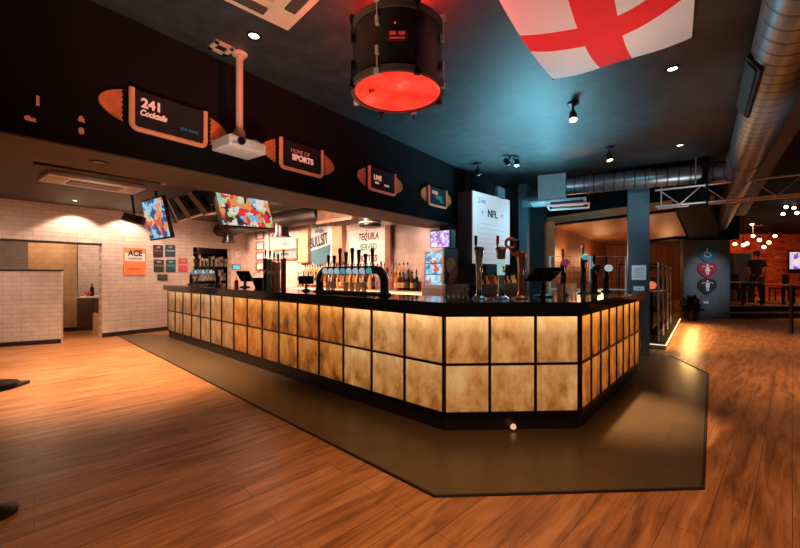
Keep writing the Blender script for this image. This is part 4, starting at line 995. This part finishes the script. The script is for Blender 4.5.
# black plant by grey pier
pp = at(691, 317, 10.8)
t = thing('potted_bush', 'dark bushy plant in a black pot at the end of the light strip', 'plant', (pp.x, pp.y, 0), 0)
MB().lathe([(0, 0), (.13, 0), (.18, .3), (.16, .3), (0, .27)], seg=16).build('pot', M['black'], t, smooth=True)
b = MB(); random.seed(3)
for k in range(420):
    an, el = random.uniform(0, 2*PI), random.uniform(-.6, 1.5); rr = random.uniform(.10, .29)
    c_ = Vector((math.cos(an)*math.cos(el)*rr, math.sin(an)*math.cos(el)*rr, .36+math.sin(el)*rr*1.25))
    q = Matrix.Rotation(random.uniform(0, 6), 4, 'Z') @ Matrix.Rotation(random.uniform(-1, 1), 4, 'X'); b.box(c_, (.05, .09, .004), mat=q)
b.build('foliage', pm('dark_leaf', (.012, .014, .010), .6), t)

# plectrum signs
def plectrum(label, cy, col, icon):
    p = at(707, cy, 11.28); t = thing('plectrum_sign', label, 'sign', (p.x, p.y, p.z), 0, 'plectrum shaped toilet signs on the grey pier')
    pts = []
    for k in range(40):
        a = 2*PI*k/40; x = math.cos(a); z = math.sin(a)
        w_ = .29*(1+.0*z); x2 = x*(.28 if z > -.1 else .28*(1-.55*((-z-.1)/.9)**1.3)); z2 = z*.235 if z > 0 else z*.27
        if z > 0: x2 = .28*math.copysign(abs(x)**.75, x); z2 = .20*abs(z)**.8
        pts.append((x2, z2))
    MB().prism(pts, 0, .02, mat=XZ).build('plectrum', pm('plectrum_paint', col, .4), t)
    b = MB()
    if icon == 'wheel':
        b.lathe([(0, 0), (.028, 0), (.028, .008), (0, .008)], (-.02, -.02, .13), 12, mat=XZ)
        for k in range(14):
            a0, a1 = R(100+k*18), R(118+k*18)
            if k < 12: b.tube([(-.01+.085*math.cos(a0), -.026, -.03+.085*math.sin(a0)), (-.01+.085*math.cos(a1), -.026, -.03+.085*math.sin(a1))], .011, 6)
        b.tube([(-.015, -.026, .10), (-.01, -.026, .02), (.06, -.026, .02), (.09, -.026, -.07), (.12, -.026, -.07)], .014, 6)
    else:
        b.lathe([(0, 0), (.035, 0), (.035, .008), (0, .008)], (0, -.02, .12), 14, mat=XZ)
        if icon == 'woman': b.prism([(-.03, .08), (.03, .08), (.085, -.06), (-.085, -.06)], .02, .028, mat=XZ)
        else: b.prism([(-.06, .075), (.06, .075), (.055, -.06), (-.055, -.06)], .02, .028, mat=XZ)
        for sx in (-1, 1): b.box((sx*.025, -.024, -.11), (.034, .008, .11))
        for sx in (-1, 1): b.tube([(sx*.06, -.024, .07), (sx*.13, -.024, .10), (sx*.17, -.024, .05)], .012, 6)
    b.build('pictogram', pm('sign_white', (.75, .72, .70), .5), t)
plectrum('blue plectrum shaped sign with a wheelchair pictogram, topmost', 253.5, (.02, .16, .26), 'wheel')
plectrum('red plectrum shaped sign with a white figure, in the middle', 269.3, (.42, .02, .035), 'woman')
plectrum('charcoal plectrum shaped sign with a white figure, lowest', 285.5, (.03, .03, .035), 'man')
t = thing('wall_switch', 'small white plate low on the grey pier below the signs', 'switch', at(706, 302.5, 11.28), 0)
MB().box((0, 0, 0), (.16, .015, .07), bev=.004).build('plate', M['white'], t); MB().box((0, -.011, 0), (.05, .008, .03)).build('rocker', M['paper'], t)

# person on the stage, seen from behind
PX = at(756.5, 300, 12.75); 
person = None
def skin_mesh(name, verts, edges, radii, mat, parent, root=0, sub=2):
    me = bpy.data.meshes.new(name); me.from_pydata([Vector(v) for v in verts], edges, []); me.materials.append(mat)
    o = bpy.data.objects.new(name, me); COL.objects.link(o); o.parent = parent
    o.modifiers.new('Skin', 'SKIN'); sv = me.skin_vertices[0].data
    for i, r_ in enumerate(radii): sv[i].radius = (r_, r_*(.8 if r_ > .08 else 1)) if not isinstance(r_, tuple) else r_; sv[i].use_root = (i == root)
    s_ = o.modifiers.new('Sub', 'SUBSURF'); s_.levels = s_.render_levels = sub
    o.modifiers['Skin'].use_smooth_shade = True
    return o
pe = thing('person', 'person in a black T-shirt and dark trousers standing with back turned', 'person', (PX.x, PX.y, .36), R(160))
skin = pm('skin', (.42, .20, .12), .55, var=.05)
V = [(0, 0, .90), (0, 0, 1.05), (0, .01, 1.22), (0, .01, 1.36), (0, .0, 1.45), (0, -.01, 1.53), (0, -.015, 1.62), (0, -.01, 1.68),
     (.09, 0, .84), (.10, -.02, .47), (.11, .02, .09), (.115, -.10, .035),
     (-.09, 0, .84), (-.11, .0, .47), (-.13, .04, .09), (-.14, -.08, .035),
     (.17, .01, 1.36), (.25, .04, 1.10), (.21, -.10, .90), (.205, -.14, .83),
     (-.17, .01, 1.36), (-.24, .05, 1.10), (-.24, -.02, .86), (-.235, -.05, .79)]
E_ = [(0, 1), (1, 2), (2, 3), (3, 4), (4, 5), (5, 6), (6, 7), (0, 8), (8, 9), (9, 10), (10, 11), (0, 12), (12, 13), (13, 14), (14, 15), (3, 16), (16, 17), (17, 18), (18, 19), (3, 20), (20, 21), (21, 22), (22, 23)]
rad = [.135, .13, .145, .13, .055, .075, .085, .06, .09, .058, .04, .035, .09, .058, .04, .035, .06, .042, .03, .036, .06, .042, .03, .036]
base = len(V)
for side, wv, sgn in ((1, V[19], -1), (-1, V[23], 1)):
    iw = 19 if side == 1 else 23
    for k, (dx, ln) in enumerate(((-.028, .07), (-.010, .08), (.010, .075), (.026, .06))):
        i0 = len(V); V.append((wv[0]+dx, wv[1]-.01, wv[2]-.05)); V.append((wv[0]+dx*1.1, wv[1]-.03, wv[2]-.05-ln)); E_ += [(iw, i0), (i0, i0+1)]; rad += [.010, .008]
    i0 = len(V); V.append((wv[0]+sgn*.03, wv[1]-.035, wv[2]-.02)); V.append((wv[0]+sgn*.035, wv[1]-.06, wv[2]-.055)); E_ += [(iw, i0), (i0, i0+1)]; rad += [.011, .009]
body = skin_mesh('body', V, E_, rad, skin, pe)
shirtm = pm('black_cotton', (.012, .012, .014), .85); jeans = pm('dark_denim', (.02, .02, .026), .85)
skin_mesh('t_shirt', [(0, 0, .80), (0, 0, 1.0), (0, .01, 1.22), (0, .01, 1.37), (0, 0, 1.43), (.17, .01, 1.375), (.235, .03, 1.18), (-.17, .01, 1.375), (-.23, .035, 1.18)], [(0, 1), (1, 2), (2, 3), (3, 4), (3, 5), (5, 6), (3, 7), (7, 8)], [.155, .155, .17, .15, .075, .078, .062, .078, .062], shirtm, pe)
skin_mesh('trousers', [(0, 0, .98), (.09, 0, .83), (.10, -.02, .47), (.11, .02, .08), (-.09, 0, .83), (-.11, 0, .47), (-.13, .04, .08)], [(0, 1), (1, 2), (2, 3), (0, 4), (4, 5), (5, 6)], [.148, .108, .078, .062, .108, .078, .062], jeans, pe)
b = MB(); b.sph((0, .005, 1.66), .098, (1, 1.08, 1.0)); b.build('hair', pm('brown_hair', (.05, .02, .01), .8, bump=.4, scale=60), pe, smooth=True)
b = MB(); b.sph((0, -.095, 1.60), .018, (1, 1.2, 1.4)); b.build('nose', skin, pe, smooth=True)
for sx in (-1, 1):
    MB().sph((sx*.034, -.078, 1.635), .012).build('eye', M['white'], pe, smooth=True); MB().sph((sx*.088, .0, 1.61), .024, (.4, .8, 1.2)).build('ear', skin, pe, smooth=True)
    x = .112 if sx > 0 else -.137
    MB().box((x, -.06, .04), (.09, .26, .08), bev=.02).build('shoe', M['black'], pe)
MB().box((0, -.088, 1.572), (.045, .012, .01)).build('mouth', pm('lips', (.35, .10, .08), .5), pe)

# stage tables
def table(label, p, w, d, h, top, rz=0, group='dark tables on the raised floor'):
    t = thing('pub_table', label, 'table', p, rz, group)
    MB().box((0, 0, h-.02), (w, d, .04), bev=.005).build('tabletop', top, t)
    for x in (-1, 1):
        for y in (-1, 1): MB().box((x*(w/2-.05), y*(d/2-.05), (h-.04)/2), (.05, .05, h-.04)).build('leg', M['black'], t)
    MB().box((0, -d/2+.05, h-.10), (w-.1, .03, .1)).build('apron', M['black'], t)
table('small square table left of the standing person', (at(742, 300, 12.2).x, 12.15, .36), .7, .7, .72, pm('pale_top', (.35, .30, .26), .3))
table('wide dark table with warm wooden top right of the person', (at(789, 300, 12.2).x, 12.2, .36), 1.1, .75, .62, pm('warm_top', (.45, .18, .07), .3))
table('tall table at the right edge of the picture, in front of the steps', (at(806, 300, 8.2).x+.36, 8.2, 0), .9, .7, 1.12, M['woodp'], R(10), 'tables at the right edge')
def chair(label, p, rz):
    t = thing('pub_chair', label, 'chair', p, rz, 'dark chairs on the raised floor')
    for x in (-.18, .18):
        for y in (-.18, .18): MB().box((x, y, .22), (.035, .035, .44)).build('leg', M['black'], t)
    MB().box((0, 0, .455), (.42, .42, .05), bev=.01).build('seat', M['dmetal'], t); MB().box((0, .19, .72), (.40, .03, .46), bev=.01).build('backrest', M['black'], t)
chair('dark chair just right of the standing person', (at(776, 300, 13.6).x+.1, 13.6, .36), R(200)); chair('dark chair between the grey pier and small table', (at(736, 300, 13.0).x+.1, 13.0, .36), R(90))
# round metal mirror / keg cooler left of the person
t = thing('steel_cooler', 'tall shiny steel cooler behind the small square table', 'cooler', (at(737, 300, 13.6).x, 13.6, .36), 0)
MB().box((0, 0, .85), (.6, .5, 1.7), bev=.02).build('cooler_body', pm('dull_steel', (.3, .28, .27), .3, .8), t); MB().cyl((.24, -.28, .6), (.24, -.28, 1.2), .015).build('door_handle', M['steel'], t)
# pendant bulbs over the stage
bulbs = [(735, 244, 12.5), (743.5, 245, 11.8), (747, 243.5, 12.4), (759.5, 240, 12.2), (764, 247, 12.0), (769, 242.5, 12.6), (775, 236, 13), (753, 236, 13.5), (786, 207, 9.2), (790, 203, 9.6), (752, 224, 13.0), (756.5, 214, 12.4), (797, 213, 9.0), (794, 208, 9.4), (783, 214, 9.5)]  # two of the far bulbs are added to stand in for orange glow overhead
for i, (px, py, y) in enumerate(bulbs):
    p = at(px, py, y); far = y > 11
    t = thing('pendant_bulb', 'warm globe bulb hanging in the cluster %s' % ('over the standing person' if far else 'at the upper right edge'), 'pendant lamp', p, 0, 'globe bulbs over the raised floor' if far else 'globe bulbs at the upper right edge')
    MB().sph((0, 0, 0), .055 if far else .04, seg=12).build('bulb', M['warmglow'] if (far or i % 2) else M['whiteglow'], t, smooth=True)
    MB().cyl((0, 0, .05), (0, 0, .11), .02).build('lamp_holder', M['dmetal'], t); MB().cyl((0, 0, .11), (0, 0, ZC-p.z), .005, seg=6).build('flex', M['black'], t)
# TV with purple light at right wall
t = thing('wall_screen', 'small bright purple and white screen at the right of the mural', 'screen', at(796, 262, 13.5), R(-20))
MB().box((0, 0, 0), (.45, .06, .8), bev=.01).build('casing', M['black'], t); MB().box((0, -.034, .05), (.38, .006, .6)).build('screen', screen('lilac_screen', [(.8, .6, 1), (.3, .1, .5), (1, .8, .7)], 5, .9, 5), t)

# ================================================================== TVs ABOVE THE BAR
def tv(label, TL, TR, BL, scr, back=False, group='hanging televisions over the bar'):
    TL, TR, BL = Vector(TL), Vector(TR), Vector(BL); x = TR-TL; C_ = Vector((0, 0, CZ)); ray = BL-C_; BL = C_+ray*((TL-C_).dot(x)/ray.dot(x)); y = TL-BL; w, h = x.length, y.length; x.normalize(); n = x.cross(y).normalized(); y = n.cross(x).normalized()
    c = TL+x*w/2-y*h/2
    t = thing('hanging_television', label, 'television', c, 0, group)
    t.rotation_euler = Matrix((x, y, n)).transposed().to_euler()      # local x right, y up, z towards the viewer
    MB().box((0, 0, -.03), (w, h, .06), bev=.006).build('casing', M['black'], t)
    if back:
        b = MB(); b.box((0, 0, .015), (w*.45, h*.45, .03), bev=.006); b.build('rear_cover', M['dmetal'], t)
        e = MB(); e.box((-w/2, 0, -.03), (.02, h, .066)); e.build('side_trim', M['steel'], t); e = MB(); e.box((0, -h/2, -.03), (w, .02, .066)); e.build('lower_trim', M['cream'], t)
    else:
        MB().box((0, 0, .003), (w*.95, h*.92, .006)).build('screen', scr, t)
    # arm up to the ceiling
    return t, c
sA = screen('match_screen', [(.05, .08, .25), (.85, .12, .05), (.75, .50, .32), (.25, .65, .95), (.8, .6, .4), (.9, .3, .1), (.3, .7, .95)], 9, .9, 1)
sB = screen('game_screen', [(.75, .05, .04), (.8, .75, .7), (.5, .7, .2), (.8, .3, .1), (.05, .03, .05), (.75, .70, .62), (.2, .5, .85)], 11, .9, 2)
tvs = []
tvs.append(tv('tilted television showing a colourful match, leftmost lit screen', at(141, 201, 6.3), at(162, 195, 5.9), at(150, 241, 6.0), sA))
tvs.append(tv('large tilted television with bright picture under the soffit', at(213, 187, 5.3), at(267, 195.5, 6.1), at(222, 226, 5.2), sB))
tvs.append(tv('television seen from behind, just right of the leftmost lit screen', at(167, 199, 6.2), at(187, 194, 6.7), at(178, 222, 6.2), None, True))
tvs.append(tv('television seen from behind, second from the large lit screen', at(177, 197, 5.8), at(200, 192, 6.3), at(191, 217, 5.8), None, True))
tvs.append(tv('television seen from behind, touching the large lit screen', at(190, 191, 5.6), at(212, 190, 6.1), at(207, 213, 5.6), None, True))
tvs.append(tv('small television edge-on at the far left of the hanging cluster', at(124, 212, 6.6), at(143, 217, 6.2), at(121, 219, 6.5), None, True))
for t, c in tvs:
    inv = t.rotation_euler.to_matrix().inverted()
    up = inv @ Vector((0, 0, 2.68-c.z)); MB().tube([(0, 0, -.05), up], .018, 8).build('ceiling_arm', M['dmetal'], t)

# ================================================================== LEFT SIDE ITEMS
t = thing('lobby_cupboard', 'dark brown low cupboard with white top inside the left opening', 'cupboard', (at(88, 310, 9.1).x+.17, 9.2, 0), R(15))
MB().box((0, 0, .38), (.62, .5, .76)).build('cupboard_body', pm('dark_brown', (.07, .04, .03), .5), t); MB().box((0, 0, .78), (.66, .54, .035)).build('cupboard_top', M['white'], t); MB().box((-.16, -.255, .4), (.29, .015, .68)).build('door', pm('dark_brown_door', (.09, .05, .035), .5), t); MB().box((.16, -.255, .4), (.29, .015, .68)).build('door', pm('dark_brown_door2', (.09, .05, .035), .5), t)
t = thing('glass_bottle', 'dark bottle standing on the white cupboard top', 'bottle', (at(97, 292, 9.1).x-.12, 9.1, .80), 0)
MB().lathe([(0, 0), (.04, 0), (.04, .18), (.015, .24), (.015, .30), (0, .30)], seg=14).build('bottle_body', gl['dark'], t, smooth=True)
t = thing('red_bowl', 'small red bowl beside the dark bottle on the cupboard', 'bowl', (at(89.5, 292, 9.1).x, 9.1, .80), 0)
MB().lathe([(0, 0), (.05, 0), (.10, .09), (.09, .09), (.04, .01), (0, .01)], seg=16).build('bowl', pm('red_ceramic', (.55, .04, .03), .4), t, smooth=True)
t = thing('wooden_crate', 'light wooden crate on the floor at the edge of the white brick wall', 'crate', (at(97.5, 330, 8.2).x+.02, 8.35, 0), WA)
b = MB()
for k in range(4): b.box((0, -.14, .15+k*.09), (.3, .02, .075)); b.box((0, .14, .15+k*.09), (.3, .02, .075)); b.box((-.15, 0, .15+k*.09), (.02, .28, .075))
b.box((0, 0, .1), (.3, .28, .02)); b.build('slats', M['woodl'], t)
for x in (-.14, .14): MB().box((x, 0, .24), (.03, .27, .48)).build('corner_post', M['woodl'], t)
# dark table partly in frame at the left border
t = thing('pedestal_table', 'black pedestal table cut off by the left edge of the photograph', 'table', (onz(-7, 516, 0).x, onz(-7, 516, 0).y, 0), 0)
MB().lathe([(0, 0), (.10, 0), (.10, .02), (.025, .05), (.022, .70), (0, .70)], seg=24).build('pedestal', M['black'], t, smooth=True)
MB().lathe([(0, .70), (.10, .70), (.11, .715), (.10, .73), (0, .73)], seg=32).build('tabletop', M['black'], t, smooth=True)
q = onz(4, 387, 0)
t = thing('floor_plinth', 'flat black base plate on the wooden floor at the left edge', 'base plate', (q.x-.20, q.y, 0), R(8))
MB().box((0, 0, .02), (.75, .22, .04), bev=.008).build('plate', M['black'], t); MB().cyl((-.25, 0, .04), (-.25, 0, .9), .02).build('post', M['black'], t)
# fire sensor lamp on left wall opening
# ================================================================== LIGHTS
def lamp(kind, name, loc, energy, col, size=.1, rot=None, target=None, spot=60, blend=.6):
    l = bpy.data.lights.new(name, kind); l.energy = energy; l.color = col
    if kind == 'AREA': l.size = size
    elif kind in ('POINT', 'SPOT'): l.shadow_soft_size = size
    if kind == 'SPOT': l.spot_size = R(spot); l.spot_blend = blend
    o = bpy.data.objects.new(name, l); COL.objects.link(o); o.location = loc
    if target is not None: o.rotation_euler = (Vector(target)-Vector(loc)).to_track_quat('-Z', 'Y').to_euler()
    return o
warm = (1, .58, .32); amber = (1, .48, .20); teal = (.20, .62, .80); pinkw = (1, .66, .48)
# floor pools, customer side
for (x, y, tx, ty, e, s_) in ((-3.7, 4.9, -3.7, 5.2, 900, 95), (-5.2, 6.3, -5.2, 6.5, 430, 90), (-1.9, 2.6, -1.9, 2.9, 560, 95), (.3, 1.3, .3, 1.4, 260, 105), (3.7, 1.7, 3.5, 1.9, 110, 95), (4.9, 4.5, 5.0, 4.8, 230, 95), (7.0, 7.6, 7.0, 7.8, 200, 95)):
    z = 2.62 if x < -3.2 else (2.5 if x > 2 else 3.0)
    lamp('SPOT', 'floor_spot', (x, y, z), e, warm if x < 0 else amber, .06, target=(tx, ty, 0), spot=s_, blend=.9)
lamp('SPOT', 'mat_spot', (2.35, 4.35, 3.0), 1300, (1, .55, .28), .05, target=(2.1, 3.8, 0), spot=36, blend=1)
for X in (-7.3, -5.4, -3.6):
    p = B(X, 2.1, 2.6 if X < -5 else 2.95); lamp('SPOT', 'run_spot', p, 190, amber, .05, target=B(X, 2.1, 0), spot=60, blend=.9)
for t_ in (-.45, .40):
    p = WP(t_, 2.64, .38); lamp('SPOT', 'wall_washer', p, 62, pinkw, .04, target=WP(t_, 1.2, .0), spot=110, blend=.35)
for t_ in (-2.4, 1.3): lamp('SPOT', 'wall_fill', WP(t_, 2.6, 1.3), 95, pinkw, .1, target=WP(t_, .9, .0), spot=100, blend=1)
lamp('SPOT', 'partition_fill', (-5.6, 5.0, 2.55), 120, pinkw, .1, target=(-7.0, 7.1, .7), spot=80, blend=1)  # unseen fill added to brighten the half-height partition
lamp('SPOT', 'cassette_fill', (-4.2, 4.9, 1.6), 45, (1, .75, .55), .2, target=onz(95, 181.5, 2.68), spot=28, blend=1)
lamp('POINT', 'lobby_light', at(66, 260, 9.0)*Vector((1, 1, 0))+Vector((0, 0, 2.15)), 55, pinkw, .1)
lamp('POINT', 'lobby_light', at(35, 260, 7.9)*Vector((1, 1, 0))+Vector((0, 0, 2.1)), 45, warm, .1)
# bar interior
for X, E0 in ((-8.6, 420), (-7.6, 190), (-6.6, 105), (-5.3, 95), (-4.2, 150)):
    lamp('SPOT', 'bar_light', B(X, 3.3, 2.3), E0, (1, .60, .46), .12, target=B(X, 4.95, 1.5), spot=115, blend=.6)
lamp('POINT', 'bar_fill', B(-6.5, 3.5, 2.1), 40, pinkw, .3)
lamp('POINT', 'store_light', WP(2.4, 2.1, -.5), 9, warm, .1)
# teal uplight
lamp('SPOT', 'teal_uplight', (2.0, 5.4, 1.25), 900, teal, .35, target=(1.5, 5.0, 3.05), spot=95, blend=1)
lamp('POINT', 'teal_glow', (2.5, 6.4, 2.2), 26, teal, .15)
lamp('SPOT', 'teal_spot', (3.4, 4.4, 2.9), 40, teal, .1, target=(2.9, 7.2, 1.7), spot=80, blend=.8)
lamp('SPOT', 'teal_box', (1.7, 4.9, 2.2), 60, teal, .15, target=(2.6, 6.5, 2.75), spot=50, blend=1)
lamp('SPOT', 'duct_fill', (2.2, 2.6, 1.4), 70, (.35, .78, .9), .2, target=(3.1, 3.3, 2.8), spot=50, blend=1)  # cool fill without a fitting, added to brighten the big duct
lamp('SPOT', 'barrier_fill', (3.0, 5.0, 2.4), 40, (.85, .9, 1), .1, target=(3.4, 6.8, 1.3), spot=45, blend=1)  # small cool fill added in front to pick out the mesh panels
lamp('SPOT', 'branch_fill', (4.0, 5.0, 1.9), 26, (.75, .85, .9), .2, target=(3.9, 6.0, 2.85), spot=90, blend=1)  # added fill that lifts the branch duct from below
lamp('POINT', 'drum_glow', (dc.x, dc.y, 2.95), 130, (1, .02, .01), .06)
# unseen warm fills added to lift the ceiling fittings, projector and flag
lamp('SPOT', 'fitting_fill', (-.5, 1.3, .9), 210, (1, .72, .55), .3, target=(-1.0, 2.5, 3), spot=70, blend=1)
lamp('SPOT', 'flag_fill', (1.5, 2.6, 1.6), 34, (1, .75, .65), .2, target=(1.3, 2.4, 3), spot=90, blend=1)
# timber room
for px, d_ in ((575, 9.0), (600, 11.5), (640, 9.5), (668, 12)): lamp('POINT', 'timber_light', (at(px, 240, d_).x, d_, 1.75), 24, (1, .45, .18), .2)
lamp('SPOT', 'pier_light', (9.1, 9.0, 2.2), 130, (.70, .84, 1), .1, target=at(708, 280, 11.3), spot=42, blend=.8)
# stage
lamp('SPOT', 'mural_light', (12.6, 13.2, 3.0), 420, (1, .42, .16), .1, target=(13.6, 16.2, 1.7), spot=110, blend=.8)
lamp('SPOT', 'stage_spot', (12.6, 11.6, 3.0), 160, (1, .42, .16), .1, target=(13, 11.8, .4), spot=95, blend=.8)
lamp('POINT', 'back_glow', (15.5, 14.0, 1.6), 30, (1, .35, .12), .1)
q = pf0+pd*2.4-pn*.30; l = lamp('AREA', 'strip_spill', (q.x, q.y, .35), 34, (1, .6, .2), .2); l.data.shape = 'RECTANGLE'; l.data.size = 4.4; l.data.size_y = .22
l.rotation_euler = (0, 0, pa2)
lamp('SPOT', 'lamp_beam', at(566, 122, 3.75), 30, warm, .03, target=(1.0, 3.0, .8), spot=50)
w_ = bpy.data.worlds.new('World'); S.world = w_; w_.use_nodes = True
w_.node_tree.nodes['Background'].inputs[0].default_value = (.55, .42, .36, 1); w_.node_tree.nodes['Background'].inputs[1].default_value = .085

# ================================================================== CAMERA
cam = bpy.data.cameras.new('Camera'); co = bpy.data.objects.new('Camera', cam); COL.objects.link(co)
co.location = (0, 0, CZ); co.rotation_euler = (R(90), 0, 0); cam.sensor_width = 36; cam.lens = F/800*36; cam.clip_end = 60
cam.shift_y = -.5/800
S.camera = co
S.view_settings.view_transform = 'Standard'; S.view_settings.look = 'None'; S.view_settings.exposure = 0; S.view_settings.gamma = 1
